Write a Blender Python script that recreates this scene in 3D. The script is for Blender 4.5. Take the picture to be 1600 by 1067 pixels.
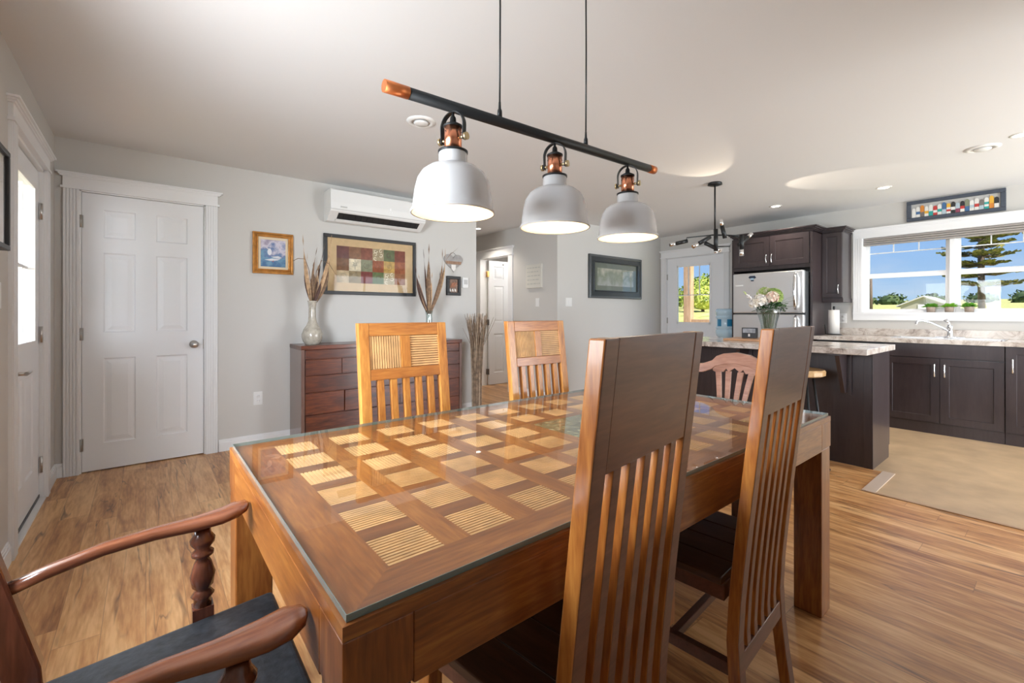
import bpy, math, random
from mathutils import Vector, Matrix
random.seed(7)
PI = math.pi
for o in list(bpy.data.objects):
    bpy.data.objects.remove(o)
scene = bpy.context.scene
COL = scene.collection

# ------------------------------------------------------------------ camera
F_PX, HOR, CAM_H = 703.4, 490.0, 1.16
cam_d = bpy.data.cameras.new('camera')
cam_d.sensor_width = 36.0
cam_d.lens = 36.0 * F_PX / 1600.0
cam_d.shift_y = -(1067 / 2 - HOR) / 1600.0
cam_d.clip_start = 0.02
cam_d.clip_end = 500
cam = bpy.data.objects.new('camera', cam_d)
COL.objects.link(cam)
cam.location = (0, 0, CAM_H)
cam.rotation_euler = (math.radians(90), 0, -math.radians(39.118))
scene.camera = cam

# ------------------------------------------------------------------ world
world = bpy.data.worlds.new('World')
scene.world = world
world.use_nodes = True
wn, wl = world.node_tree.nodes, world.node_tree.links
wn.clear()
w_out = wn.new('ShaderNodeOutputWorld')
w_bg = wn.new('ShaderNodeBackground')
w_tc = wn.new('ShaderNodeTexCoord')
w_sep = wn.new('ShaderNodeSeparateXYZ')
w_rmp = wn.new('ShaderNodeValToRGB')
w_rmp.color_ramp.elements[0].position = 0.0
w_rmp.color_ramp.elements[0].color = (0.52, 0.76, 1.0, 1)
w_rmp.color_ramp.elements[1].position = 0.6
w_rmp.color_ramp.elements[1].color = (0.07, 0.24, 0.85, 1)
e = w_rmp.color_ramp.elements.new(0.22)
e.color = (0.19, 0.45, 1.0, 1)
w_noi = wn.new('ShaderNodeTexNoise')
w_noi.inputs['Scale'].default_value = 3.0
w_noi.inputs['Detail'].default_value = 6
w_map = wn.new('ShaderNodeMapping')
w_map.inputs['Scale'].default_value = (1, 1, 3.5)
w_cr = wn.new('ShaderNodeValToRGB')
w_cr.color_ramp.elements[0].position = 0.52
w_cr.color_ramp.elements[0].color = (0, 0, 0, 1)
w_cr.color_ramp.elements[1].position = 0.72
w_cr.color_ramp.elements[1].color = (0.6, 0.6, 0.6, 1)
w_mix = wn.new('ShaderNodeMix')
w_mix.data_type = 'RGBA'
w_mix.inputs[7].default_value = (0.86, 0.9, 0.96, 1)
wl.new(w_tc.outputs['Generated'], w_sep.inputs[0])
wl.new(w_sep.outputs['Z'], w_rmp.inputs[0])
wl.new(w_tc.outputs['Generated'], w_map.inputs[0])
wl.new(w_map.outputs[0], w_noi.inputs['Vector'])
wl.new(w_noi.outputs['Fac'], w_cr.inputs[0])
wl.new(w_cr.outputs[0], w_mix.inputs[0])
wl.new(w_rmp.outputs[0], w_mix.inputs[6])
wl.new(w_mix.outputs[2], w_bg.inputs[0])
w_bg.inputs[1].default_value = 0.36
wl.new(w_bg.outputs[0], w_out.inputs[0])

# ------------------------------------------------------------------ sun and added fill lights
def lamp(name, typ, loc, target, power, color=(1, 1, 1), **kw):
    d = bpy.data.lights.new(name, typ)
    d.energy = power
    d.color = color
    for k, v in kw.items():
        setattr(d, k, v)
    o = bpy.data.objects.new(name, d)
    COL.objects.link(o)
    o.location = loc
    dv = Vector(target) - Vector(loc)
    o.rotation_euler = dv.to_track_quat('-Z', 'Y').to_euler()
    return o
lamp('sun', 'SUN', (0, -20, 30), (0.25 * 40, -20 + 0.6 * 40, 0), 3.6, (1.0, 0.95, 0.86), angle=0.02)
lamp('south_fill', 'AREA', (4.6, -3.30, 1.25), (4.6, 0, 1.4), 74, (0.85, 0.925, 1.0), shape='RECTANGLE', size=2.8, size_y=1.9)  # added area light outside an unseen, guessed window
lamp('west_fill', 'AREA', (-1.35, 0.75, 1.45), (0.3, 3.0, 0.5), 88, (0.86, 0.93, 1.0), shape='RECTANGLE', size=1.5, size_y=1.2)  # added fill, angled to brighten the corner by the doors
lamp('west_fill', 'AREA', (-0.80, 1.45, 1.38), (3.0, 1.2, 1.0), 24, (0.87, 0.93, 1.0), shape='RECTANGLE', size=1.2, size_y=0.95)  # added fill behind an unseen west opening
# added uplights, out of view, that brighten the ceiling
lamp('ceiling_fill', 'AREA', (4.6, -2.95, 0.30), (3.0, 3.2, 2.41), 32, (0.86, 0.93, 1.0), shape='RECTANGLE', size=2.8, size_y=0.5)
lamp('ceiling_fill', 'AREA', (-0.75, 1.45, 0.75), (2.6, 2.6, 2.41), 2, (0.87, 0.93, 1.0), shape='RECTANGLE', size=1.2, size_y=0.3)
lamp('hall_door_fill', 'POINT', (4.95, 5.2, 2.1), (0, 0, 0), 9, (1.0, 0.97, 0.92), shadow_soft_size=0.15)  # unseen light added to brighten the open hall door

scene.view_settings.view_transform = 'Standard'
scene.view_settings.look = 'None'
scene.view_settings.gamma = 1
scene.view_settings.use_curve_mapping = False
scene.view_settings.exposure = 1.3

# ------------------------------------------------------------------ materials
def new_mat(name):
    m = bpy.data.materials.new(name)
    m.use_nodes = True
    nt = m.node_tree
    b = nt.nodes['Principled BSDF']
    return m, nt, b

def solid(name, col, rough=0.5, metal=0.0, coat=0.0, emit=None, estr=0.0, noise=0.0, nscale=20.0, bump=0.0, spec=None, trans=0.0):
    m, nt, b = new_mat(name)
    b.inputs['Base Color'].default_value = (*col, 1)
    b.inputs['Roughness'].default_value = rough
    b.inputs['Metallic'].default_value = metal
    b.inputs['Coat Weight'].default_value = coat
    b.inputs['Coat Roughness'].default_value = 0.1
    if spec is not None:
        b.inputs['Specular IOR Level'].default_value = spec
    b.inputs['Transmission Weight'].default_value = trans
    if emit:
        b.inputs['Emission Color'].default_value = (*emit, 1)
        b.inputs['Emission Strength'].default_value = estr
    if noise or bump:
        tc = nt.nodes.new('ShaderNodeTexCoord')
        n = nt.nodes.new('ShaderNodeTexNoise')
        n.inputs['Scale'].default_value = nscale
        n.inputs['Detail'].default_value = 5
        nt.links.new(tc.outputs['Object'], n.inputs['Vector'])
        if noise:
            r = nt.nodes.new('ShaderNodeValToRGB')
            r.color_ramp.elements[0].position = 0.3
            r.color_ramp.elements[1].position = 0.7
            r.color_ramp.elements[0].color = (*[c * (1 - noise) for c in col], 1)
            r.color_ramp.elements[1].color = (*[min(1, c * (1 + noise)) for c in col], 1)
            nt.links.new(n.outputs['Fac'], r.inputs[0])
            nt.links.new(r.outputs[0], b.inputs['Base Color'])
        if bump:
            bp = nt.nodes.new('ShaderNodeBump')
            bp.inputs['Strength'].default_value = bump
            bp.inputs['Distance'].default_value = 0.002
            nt.links.new(n.outputs['Fac'], bp.inputs['Height'])
            nt.links.new(bp.outputs[0], b.inputs['Normal'])
    return m

def wood(name, c_dark, c_mid, c_light, axis='x', scale=5.0, rough=0.3, coat=0.4, stretch=9.0, knots=0.0):
    m, nt, b = new_mat(name)
    N, L = nt.nodes, nt.links
    tc = N.new('ShaderNodeTexCoord')
    mp = N.new('ShaderNodeMapping')
    s = [stretch, stretch, stretch]
    s['xyz'.index(axis)] = 1.0
    mp.inputs['Scale'].default_value = s
    L.new(tc.outputs['Object'], mp.inputs[0])
    n1 = N.new('ShaderNodeTexNoise')
    n1.inputs['Scale'].default_value = scale * 0.55
    n1.inputs['Detail'].default_value = 4
    n1.inputs['Distortion'].default_value = 0.9
    L.new(mp.outputs[0], n1.inputs['Vector'])
    n2 = N.new('ShaderNodeTexNoise')
    n2.inputs['Scale'].default_value = scale * 3.2
    n2.inputs['Detail'].default_value = 6
    n2.inputs['Distortion'].default_value = 0.4
    L.new(mp.outputs[0], n2.inputs['Vector'])
    n3 = N.new('ShaderNodeTexNoise')
    n3.inputs['Scale'].default_value = 3.0
    n3.inputs['Detail'].default_value = 2
    L.new(tc.outputs['Object'], n3.inputs['Vector'])
    a = N.new('ShaderNodeMath'); a.operation = 'MULTIPLY_ADD'
    a.inputs[1].default_value = 0.35
    L.new(n2.outputs['Fac'], a.inputs[0])
    sc = N.new('ShaderNodeMath'); sc.operation = 'MULTIPLY'; sc.inputs[1].default_value = 0.45
    L.new(n1.outputs['Fac'], sc.inputs[0])
    L.new(sc.outputs[0], a.inputs[2])
    a2 = N.new('ShaderNodeMath'); a2.operation = 'MULTIPLY_ADD'
    a2.inputs[1].default_value = 0.25
    L.new(n3.outputs['Fac'], a2.inputs[0])
    L.new(a.outputs[0], a2.inputs[2])
    r = N.new('ShaderNodeValToRGB')
    r.color_ramp.elements[0].position = 0.36
    r.color_ramp.elements[0].color = (*c_dark, 1)
    r.color_ramp.elements[1].position = 0.68
    r.color_ramp.elements[1].color = (*c_light, 1)
    e = r.color_ramp.elements.new(0.52)
    e.color = (*c_mid, 1)
    L.new(a2.outputs[0], r.inputs[0])
    L.new(r.outputs[0], b.inputs['Base Color'])
    b.inputs['Roughness'].default_value = rough
    b.inputs['Coat Weight'].default_value = coat
    b.inputs['Coat Roughness'].default_value = 0.12
    return m

def glass(name, tint=(1, 1, 1), rough=0.0, ior=1.45, extra=0.0):
    m, nt, b = new_mat(name)
    N, L = nt.nodes, nt.links
    N.remove(b)
    out = N['Material Output']
    t = N.new('ShaderNodeBsdfTransparent'); t.inputs[0].default_value = (*tint, 1)
    g = N.new('ShaderNodeBsdfGlossy'); g.inputs['Roughness'].default_value = rough
    f = N.new('ShaderNodeFresnel'); f.inputs[0].default_value = ior
    mx = N.new('ShaderNodeMixShader')
    geo = N.new('ShaderNodeNewGeometry')
    fr = N.new('ShaderNodeMath'); fr.operation = 'SUBTRACT'; fr.inputs[0].default_value = 1.0
    L.new(geo.outputs['Backfacing'], fr.inputs[1])
    ad = N.new('ShaderNodeMath'); ad.operation = 'ADD'; ad.use_clamp = True
    ad.inputs[1].default_value = extra
    L.new(f.outputs[0], ad.inputs[0])
    mu = N.new('ShaderNodeMath'); mu.operation = 'MULTIPLY'
    L.new(ad.outputs[0], mu.inputs[0]); L.new(fr.outputs[0], mu.inputs[1]); L.new(mu.outputs[0], mx.inputs[0])
    L.new(t.outputs[0], mx.inputs[1]); L.new(g.outputs[0], mx.inputs[2])
    L.new(mx.outputs[0], out.inputs[0])
    return m

def plank_floor(name):
    m, nt, b = new_mat(name)
    N, L = nt.nodes, nt.links
    def mth(op, a, bb=None, c=None):
        n = N.new('ShaderNodeMath'); n.operation = op
        for i, v in enumerate((a, bb, c)):
            if v is None: continue
            if isinstance(v, (int, float)): n.inputs[i].default_value = v
            else: L.new(v, n.inputs[i])
        return n.outputs[0]
    tc = N.new('ShaderNodeTexCoord')
    sp = N.new('ShaderNodeSeparateXYZ'); L.new(tc.outputs['Object'], sp.inputs[0])
    X, Y = sp.outputs[0], sp.outputs[1]
    u = mth('DIVIDE', X, 0.127)
    iu = mth('FLOOR', u)
    w1 = N.new('ShaderNodeTexWhiteNoise'); w1.noise_dimensions = '1D'; L.new(iu, w1.inputs['W'])
    v = mth('DIVIDE', mth('ADD', Y, mth('MULTIPLY', w1.outputs['Value'], 3.1)), 1.22)
    iv = mth('FLOOR', v)
    idv = mth('ADD', mth('MULTIPLY', iu, 7.31), mth('MULTIPLY', iv, 3.77))
    w2 = N.new('ShaderNodeTexWhiteNoise'); w2.noise_dimensions = '1D'; L.new(idv, w2.inputs['W'])
    cb = N.new('ShaderNodeCombineXYZ')
    L.new(mth('MULTIPLY', X, 11.0), cb.inputs[0])
    L.new(mth('MULTIPLY', Y, 1.15), cb.inputs[1])
    L.new(mth('MULTIPLY', w2.outputs['Value'], 37.0), cb.inputs[2])
    n1 = N.new('ShaderNodeTexNoise'); n1.inputs['Scale'].default_value = 1.6
    n1.inputs['Detail'].default_value = 5; n1.inputs['Distortion'].default_value = 1.0
    L.new(cb.outputs[0], n1.inputs['Vector'])
    n2 = N.new('ShaderNodeTexNoise'); n2.inputs['Scale'].default_value = 9
    n2.inputs['Detail'].default_value = 6
    L.new(cb.outputs[0], n2.inputs['Vector'])
    # dark wandering veins
    n3 = N.new('ShaderNodeTexNoise'); n3.inputs['Scale'].default_value = 0.85
    n3.inputs['Detail'].default_value = 3; n3.inputs['Distortion'].default_value = 0.7
    L.new(cb.outputs[0], n3.inputs['Vector'])
    vein = mth('ABSOLUTE', mth('SUBTRACT', n3.outputs['Fac'], 0.5))
    vr = N.new('ShaderNodeMapRange'); vr.inputs[1].default_value = 0.0; vr.inputs[2].default_value = 0.020
    vr.inputs[3].default_value = 0.85; vr.inputs[4].default_value = 0.0
    L.new(vein, vr.inputs[0])
    n4 = N.new('ShaderNodeTexNoise'); n4.inputs['Scale'].default_value = 1.1
    L.new(cb.outputs[0], n4.inputs['Vector'])
    gate = N.new('ShaderNodeMapRange'); gate.inputs[1].default_value = 0.48; gate.inputs[2].default_value = 0.62
    L.new(n4.outputs['Fac'], gate.inputs[0])
    veins = mth('MULTIPLY', vr.outputs[0], gate.outputs[0])
    val = mth('ADD', mth('MULTIPLY', n1.outputs['Fac'], 0.55), mth('MULTIPLY', n2.outputs['Fac'], 0.3))
    val = mth('ADD', val, mth('MULTIPLY', w2.outputs['Value'], 0.13))
    r = N.new('ShaderNodeValToRGB')
    r.color_ramp.elements[0].position = 0.33; r.color_ramp.elements[0].color = (0.27, 0.105, 0.034, 1)
    r.color_ramp.elements[1].position = 0.62; r.color_ramp.elements[1].color = (0.74, 0.44, 0.20, 1)
    e = r.color_ramp.elements.new(0.48); e.color = (0.54, 0.265, 0.098, 1)
    L.new(val, r.inputs[0])
    mx = N.new('ShaderNodeMix'); mx.data_type = 'RGBA'
    mx.inputs[7].default_value = (0.09, 0.04, 0.022, 1)
    L.new(veins, mx.inputs[0]); L.new(r.outputs[0], mx.inputs[6])
    # seams
    fu = mth('FRACT', u); fv = mth('FRACT', v)
    su = mth('LESS_THAN', mth('MINIMUM', fu, mth('SUBTRACT', 1.0, fu)), 0.009)
    sv = mth('LESS_THAN', mth('MINIMUM', fv, mth('SUBTRACT', 1.0, fv)), 0.0011)
    seam = mth('MULTIPLY', mth('MAXIMUM', su, sv), 0.45)
    mx2 = N.new('ShaderNodeMix'); mx2.data_type = 'RGBA'
    mx2.inputs[7].default_value = (0.13, 0.06, 0.03, 1)
    L.new(seam, mx2.inputs[0]); L.new(mx.outputs[2], mx2.inputs[6])
    L.new(mx2.outputs[2], b.inputs['Base Color'])
    b.inputs['Roughness'].default_value = 0.3
    return m

def granite(name):
    m, nt, b = new_mat(name)
    N, L = nt.nodes, nt.links
    tc = N.new('ShaderNodeTexCoord')
    n1 = N.new('ShaderNodeTexNoise'); n1.inputs['Scale'].default_value = 7; n1.inputs['Detail'].default_value = 9
    n1.inputs['Roughness'].default_value = 0.7; n1.inputs['Distortion'].default_value = 1.2
    L.new(tc.outputs['Object'], n1.inputs['Vector'])
    r = N.new('ShaderNodeValToRGB')
    cr = r.color_ramp
    cr.elements[0].position = 0.33; cr.elements[0].color = (0.16, 0.13, 0.12, 1)
    cr.elements[1].position = 0.66; cr.elements[1].color = (0.74, 0.70, 0.66, 1)
    e = cr.elements.new(0.43); e.color = (0.44, 0.37, 0.32, 1)
    e = cr.elements.new(0.52); e.color = (0.62, 0.56, 0.51, 1)
    L.new(n1.outputs['Fac'], r.inputs[0])
    L.new(r.outputs[0], b.inputs['Base Color'])
    b.inputs['Roughness'].default_value = 0.16
    return m

M = {}
M['wall'] = solid('wall_paint', (0.60, 0.585, 0.56), 0.75)
M['ceil'] = solid('ceiling_paint', (0.74, 0.745, 0.75), 0.85)
M['trim'] = solid('white_trim_paint', (0.84, 0.845, 0.855), 0.35)
M['door'] = solid('white_door_paint', (0.83, 0.845, 0.87), 0.38)
M['floor'] = plank_floor('laminate_planks')
M['vinyl'] = solid('tan_vinyl', (0.46, 0.32, 0.19), 0.38, noise=0.16, nscale=5)
M['strip'] = wood('transition_wood', (0.30, 0.17, 0.09), (0.42, 0.27, 0.16), (0.5, 0.34, 0.22), 'y', 6, 0.35, 0.2)
M['strip_light'] = solid('transition_light', (0.55, 0.43, 0.34), 0.3)
M['tbl'] = wood('table_wood', (0.11, 0.030, 0.008), (0.24, 0.078, 0.017), (0.40, 0.155, 0.034), 'x', 5, 0.28, 0.35)
M['tbl_y'] = wood('table_wood_cross', (0.14, 0.038, 0.008), (0.29, 0.095, 0.018), (0.46, 0.19, 0.040), 'y', 5, 0.28, 0.35)
M['tbl_z'] = wood('table_wood_upright', (0.11, 0.030, 0.008), (0.23, 0.072, 0.016), (0.38, 0.145, 0.033), 'z', 5, 0.28, 0.35)
M['tbl_slat'] = wood('table_lattice_wood', (0.12, 0.036, 0.010), (0.20, 0.066, 0.018), (0.29, 0.105, 0.028), 'x', 4, 0.3, 0.3)
M['honey'] = wood('honey_wood', (0.26, 0.085, 0.018), (0.46, 0.18, 0.038), (0.62, 0.30, 0.07), 'z', 5, 0.3, 0.35)
M['honey_x'] = wood('honey_wood_rail', (0.22, 0.07, 0.016), (0.40, 0.145, 0.032), (0.55, 0.24, 0.055), 'x', 5, 0.3, 0.35)
M['walnut'] = wood('walnut_wood', (0.07, 0.018, 0.007), (0.14, 0.040, 0.012), (0.24, 0.080, 0.020), 'z', 5, 0.26, 0.5)
M['walnut_shaded'] = wood('walnut_wood_shaded', (0.085, 0.030, 0.017), (0.13, 0.047, 0.027), (0.18, 0.070, 0.041), 'x', 4, 0.36, 0.22)
M['seatwood'] = wood('dark_seat_wood', (0.022, 0.009, 0.005), (0.05, 0.02, 0.010), (0.09, 0.036, 0.018), 'y', 5, 0.3, 0.5)
M['post'] = wood('chair_post_wood', (0.20, 0.055, 0.012), (0.40, 0.135, 0.026), (0.58, 0.25, 0.055), 'z', 5, 0.28, 0.45)
M['reed'] = solid('bamboo_reed', (0.60, 0.35, 0.15), 0.5, noise=0.22, nscale=14)
M['mahog'] = wood('mahogany_arm', (0.10, 0.030, 0.015), (0.17, 0.056, 0.026), (0.25, 0.090, 0.040), 'x', 4, 0.25, 0.5)
M['mahog_z'] = wood('mahogany_post', (0.06, 0.018, 0.010), (0.11, 0.034, 0.018), (0.17, 0.055, 0.028), 'z', 4, 0.25, 0.6)
M['rosy'] = wood('rosy_crest_wood', (0.26, 0.12, 0.08), (0.38, 0.19, 0.13), (0.5, 0.27, 0.19), 'y', 4, 0.25, 0.6)
M['leather'] = solid('black_leather', (0.022, 0.025, 0.03), 0.42, noise=0.5, nscale=60, bump=0.6)
M['dres'] = wood('dresser_wood', (0.028, 0.008, 0.004), (0.085, 0.020, 0.008), (0.19, 0.045, 0.013), 'x', 4, 0.3, 0.25)
M['dres_z'] = wood('dresser_side_wood', (0.10, 0.055, 0.045), (0.15, 0.085, 0.068), (0.2, 0.12, 0.10), 'z', 3, 0.25, 0.6)
M['black'] = solid('matte_black', (0.018, 0.018, 0.02), 0.4)
M['blackm'] = solid('satin_black_metal', (0.03, 0.032, 0.034), 0.38, 0.6)
M['copper'] = solid('copper', (0.80, 0.33, 0.19), 0.27, 1.0)
M['copper_end'] = solid('copper_cap', (0.75, 0.25, 0.09), 0.35, 0.85)
M['brass'] = solid('aged_brass', (0.52, 0.42, 0.24), 0.35, 0.9)
M['shade'] = solid('white_enamel', (0.60, 0.60, 0.61), 0.22, coat=0.5)
M['shade_in'] = solid('cream_shade_lining', (0.42, 0.34, 0.21), 0.5)
M['bulb'] = solid('lit_bulb', (1, 0.9, 0.7), 0.5, emit=(1.0, 0.80, 0.50), estr=1.6)
M['nickel'] = solid('brushed_nickel', (0.55, 0.53, 0.51), 0.28, 1.0)
M['chrome'] = solid('chrome', (0.82, 0.83, 0.85), 0.08, 1.0)
M['hinge'] = solid('hinge_metal', (0.45, 0.44, 0.42), 0.35, 0.9)
M['hinge_dark'] = solid('bronze_hinge', (0.16, 0.14, 0.13), 0.4, 0.8)
M['gold_hinge'] = solid('gold_hinge', (0.70, 0.42, 0.15), 0.35, 0.9)
M['plastic'] = solid('white_plastic', (0.80, 0.80, 0.79), 0.35)
M['plastic2'] = solid('grey_plastic', (0.52, 0.52, 0.51), 0.4)
M['slot'] = solid('dark_slot', (0.02, 0.02, 0.022), 0.6)
M['cab'] = wood('espresso_cabinet', (0.024, 0.016, 0.018), (0.034, 0.023, 0.025), (0.046, 0.032, 0.034), 'z', 3, 0.36, 0.3)
M['granite'] = granite('laminate_granite')
M['steel'] = solid('stainless_steel', (0.74, 0.74, 0.745), 0.34, 0.85)
M['steel_dk'] = solid('fridge_side', (0.05, 0.055, 0.06), 0.5)
M['glass'] = glass('window_glass', (1, 1, 1), 0.0, 1.3)
M['tglass'] = glass('table_glass', (0.975, 0.98, 0.97), 0.012, 1.40, 0.012)
M['glass_edge'] = solid('glass_edge_green', (0.16, 0.21, 0.20), 0.12, coat=0.6)
M['pglass'] = glass('picture_glass', (1, 1, 1), 0.02, 1.35)
M['crackle'] = None
M['blind'] = solid('grey_fabric_blind', (0.36, 0.33, 0.31), 0.8)
M['leaf'] = solid('fresh_green_leaf', (0.13, 0.36, 0.03), 0.5, noise=0.4, nscale=60)
M['leafdk'] = solid('dark_green_leaf', (0.03, 0.10, 0.02), 0.5, noise=0.4, nscale=50)
M['pot'] = solid('taupe_pot', (0.33, 0.26, 0.21), 0.7, noise=0.15, nscale=60)
M['ceramic'] = solid('glazed_ceramic', (0.46, 0.42, 0.35), 0.22, coat=0.6, noise=0.22, nscale=35)
M['dry'] = solid('dried_leaf', (0.20, 0.12, 0.07), 0.7, noise=0.5, nscale=30)
M['dry2'] = solid('dried_leaf_tan', (0.46, 0.30, 0.17), 0.7, noise=0.35, nscale=30)
M['dry3'] = solid('dried_leaf_dark', (0.08, 0.04, 0.03), 0.7, noise=0.4, nscale=30)
M['twig'] = solid('brown_twig', (0.22, 0.15, 0.10), 0.8, noise=0.4, nscale=30)
M['twig2'] = solid('pale_twig', (0.50, 0.38, 0.27), 0.8, noise=0.3, nscale=30)
M['paper'] = solid('white_paper', (0.84, 0.82, 0.79), 0.9)
M['blue'] = glass('blue_bottle', (0.55, 0.80, 0.95), 0.05, 1.45, 0.06)
M['bluelabel'] = solid('blue_label', (0.02, 0.20, 0.40), 0.4)
M['gold'] = solid('gold_frame', (0.50, 0.22, 0.05), 0.32, 0.5, noise=0.25, nscale=25)
M['stoolw'] = wood('light_stool_wood', (0.36, 0.20, 0.08), (0.50, 0.30, 0.13), (0.60, 0.40, 0.2), 'y', 6, 0.45, 0.1)
M['board'] = wood('cutting_board_wood', (0.38, 0.17, 0.07), (0.50, 0.25, 0.11), (0.6, 0.34, 0.17), 'y', 6, 0.4, 0.2)
M['wglass'] = glass('vase_glass', (0.84, 0.88, 0.87), 0.05, 1.5, 0.16)

# crackled green glass
m, nt, b = new_mat('crackled_green_glass')
tc = nt.nodes.new('ShaderNodeTexCoord'); vo = nt.nodes.new('ShaderNodeTexVoronoi')
vo.inputs['Scale'].default_value = 34
nt.links.new(tc.outputs['Object'], vo.inputs['Vector'])
r = nt.nodes.new('ShaderNodeValToRGB')
r.color_ramp.elements[0].position = 0.1; r.color_ramp.elements[0].color = (0.42, 0.40, 0.24, 1)
r.color_ramp.elements[1].position = 0.75; r.color_ramp.elements[1].color = (0.06, 0.085, 0.035, 1)
e = r.color_ramp.elements.new(0.4); e.color = (0.20, 0.20, 0.10, 1)
nt.links.new(vo.outputs['Distance'], r.inputs[0]); nt.links.new(r.outputs[0], b.inputs['Base Color'])
bp = nt.nodes.new('ShaderNodeBump'); bp.inputs['Strength'].default_value = 1.0; bp.inputs['Distance'].default_value = 0.01
nt.links.new(vo.outputs['Distance'], bp.inputs['Height']); nt.links.new(bp.outputs[0], b.inputs['Normal'])
b.inputs['Roughness'].default_value = 0.08; b.inputs['Coat Weight'].default_value = 1.0
M['crackle'] = m

# ------------------------------------------------------------------ mesh builder
class MB:
    def __init__(self):
        self.v, self.f, self.m, self.s = [], [], [], []
        self.mi, self.sm = 0, False
    def mat(self, i, smooth=None):
        self.mi = i
        if smooth is not None: self.sm = smooth
        return self
    def face(self, idx):
        self.f.append(tuple(idx)); self.m.append(self.mi); self.s.append(self.sm)
    def box(self, x0, x1, y0, y1, z0, z1):
        if x0 > x1: x0, x1 = x1, x0
        if y0 > y1: y0, y1 = y1, y0
        if z0 > z1: z0, z1 = z1, z0
        n = len(self.v)
        self.v += [(x0, y0, z0), (x1, y0, z0), (x1, y1, z0), (x0, y1, z0), (x0, y0, z1), (x1, y0, z1), (x1, y1, z1), (x0, y1, z1)]
        for q in ((0, 3, 2, 1), (4, 5, 6, 7), (0, 1, 5, 4), (1, 2, 6, 5), (2, 3, 7, 6), (3, 0, 4, 7)):
            self.face([n + i for i in q])
        return self
    def hexa(self, pts):
        n = len(self.v); self.v += [tuple(p) for p in pts]
        for q in ((0, 3, 2, 1), (4, 5, 6, 7), (0, 1, 5, 4), (1, 2, 6, 5), (2, 3, 7, 6), (3, 0, 4, 7)):
            self.face([n + i for i in q])
        return self
    def quad(self, a, b, c, d):
        n = len(self.v); self.v += [tuple(a), tuple(b), tuple(c), tuple(d)]; self.face((n, n + 1, n + 2, n + 3)); return self
    def tube(self, pts, r, seg=10, caps=True, flat=None):
        pts = [Vector(p) for p in pts]
        rs = r if isinstance(r, (list, tuple)) else [r] * len(pts)
        n0 = len(self.v); up = None
        for i, p in enumerate(pts):
            if i == 0: t = pts[1] - p
            elif i == len(pts) - 1: t = p - pts[i - 1]
            else: t = (pts[i + 1] - pts[i - 1])
            if t.length < 1e-9: t = Vector((0, 0, 1))
            t.normalize()
            if up is None:
                up = Vector((0, 0, 1)) if abs(t.z) < 0.9 else Vector((1, 0, 0))
            a = t.cross(up).normalized(); bb = a.cross(t).normalized(); up = bb
            for k in range(seg):
                an = 2 * PI * k / seg
                fl = flat if flat else 1.0
                q = p + a * math.cos(an) * rs[i] + bb * math.sin(an) * rs[i] * fl
                self.v.append(tuple(q))
        for i in range(len(pts) - 1):
            for k in range(seg):
                a0 = n0 + i * seg + k; a1 = n0 + i * seg + (k + 1) % seg
                self.face((a0, a1, a1 + seg, a0 + seg))
        if caps:
            sm = self.sm; self.sm = False
            self.face([n0 + k for k in range(seg)][::-1])
            self.face([n0 + (len(pts) - 1) * seg + k for k in range(seg)])
            self.sm = sm
        return self
    def lathe(self, prof, c=(0, 0, 0), seg=24, axis='z'):
        n0 = len(self.v)
        for r, z in prof:
            for k in range(seg):
                an = 2 * PI * k / seg
                x, y = r * math.cos(an), r * math.sin(an)
                if axis == 'z': q = (c[0] + x, c[1] + y, c[2] + z)
                elif axis == 'y': q = (c[0] + x, c[1] + z, c[2] + y)
                else: q = (c[0] + z, c[1] + x, c[2] + y)
                self.v.append(q)
        for i in range(len(prof) - 1):
            for k in range(seg):
                a0 = n0 + i * seg + k; a1 = n0 + i * seg + (k + 1) % seg
                self.face((a0, a1, a1 + seg, a0 + seg))
        return self
    def ball(self, c, r, seg=12, rings=8, sq=(1, 1, 1)):
        n0 = len(self.v)
        for i in range(rings + 1):
            th = PI * i / rings
            for k in range(seg):
                an = 2 * PI * k / seg
                self.v.append((c[0] + r * sq[0] * math.sin(th) * math.cos(an), c[1] + r * sq[1] * math.sin(th) * math.sin(an), c[2] - r * sq[2] * math.cos(th)))
        for i in range(rings):
            for k in range(seg):
                a0 = n0 + i * seg + k; a1 = n0 + i * seg + (k + 1) % seg
                self.face((a0, a1, a1 + seg, a0 + seg))
        return self
    def prism(self, poly, a0, a1, axis='y'):
        """poly of 2-d points extruded along axis; the 2-d axes are the other two in order"""
        n0 = len(self.v); k = len(poly)
        def mk(p, a):
            return (a, p[0], p[1]) if axis == 'x' else ((p[0], a, p[1]) if axis == 'y' else (p[0], p[1], a))
        self.v += [mk(p, a0) for p in poly] + [mk(p, a1) for p in poly]
        self.face(list(range(n0, n0 + k))[::-1]); self.face(list(range(n0 + k, n0 + 2 * k)))
        for i in range(k):
            j = (i + 1) % k
            self.face((n0 + i, n0 + j, n0 + k + j, n0 + k + i))
        return self
    def build(self, name, mats, bevel=0.0, off=(0, 0, 0), seg=2):
        me = bpy.data.meshes.new(name)
        vs = [(a - off[0], b - off[1], c - off[2]) for a, b, c in self.v]
        me.from_pydata(vs, [], self.f)
        if not isinstance(mats, (list, tuple)): mats = [mats]
        for mm in mats: me.materials.append(mm)
        for p, mi, s in zip(me.polygons, self.m, self.s):
            p.material_index = mi; p.use_smooth = s
        me.update()
        import bmesh
        bm = bmesh.new(); bm.from_mesh(me)
        bmesh.ops.recalc_face_normals(bm, faces=bm.faces)
        bm.to_mesh(me); bm.free()
        o = bpy.data.objects.new(name, me)
        COL.objects.link(o)
        if bevel:
            md = o.modifiers.new('bevel', 'BEVEL'); md.width = bevel; md.segments = seg
            md.limit_method = 'ANGLE'; md.angle_limit = math.radians(50); md.harden_normals = False
        return o

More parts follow.
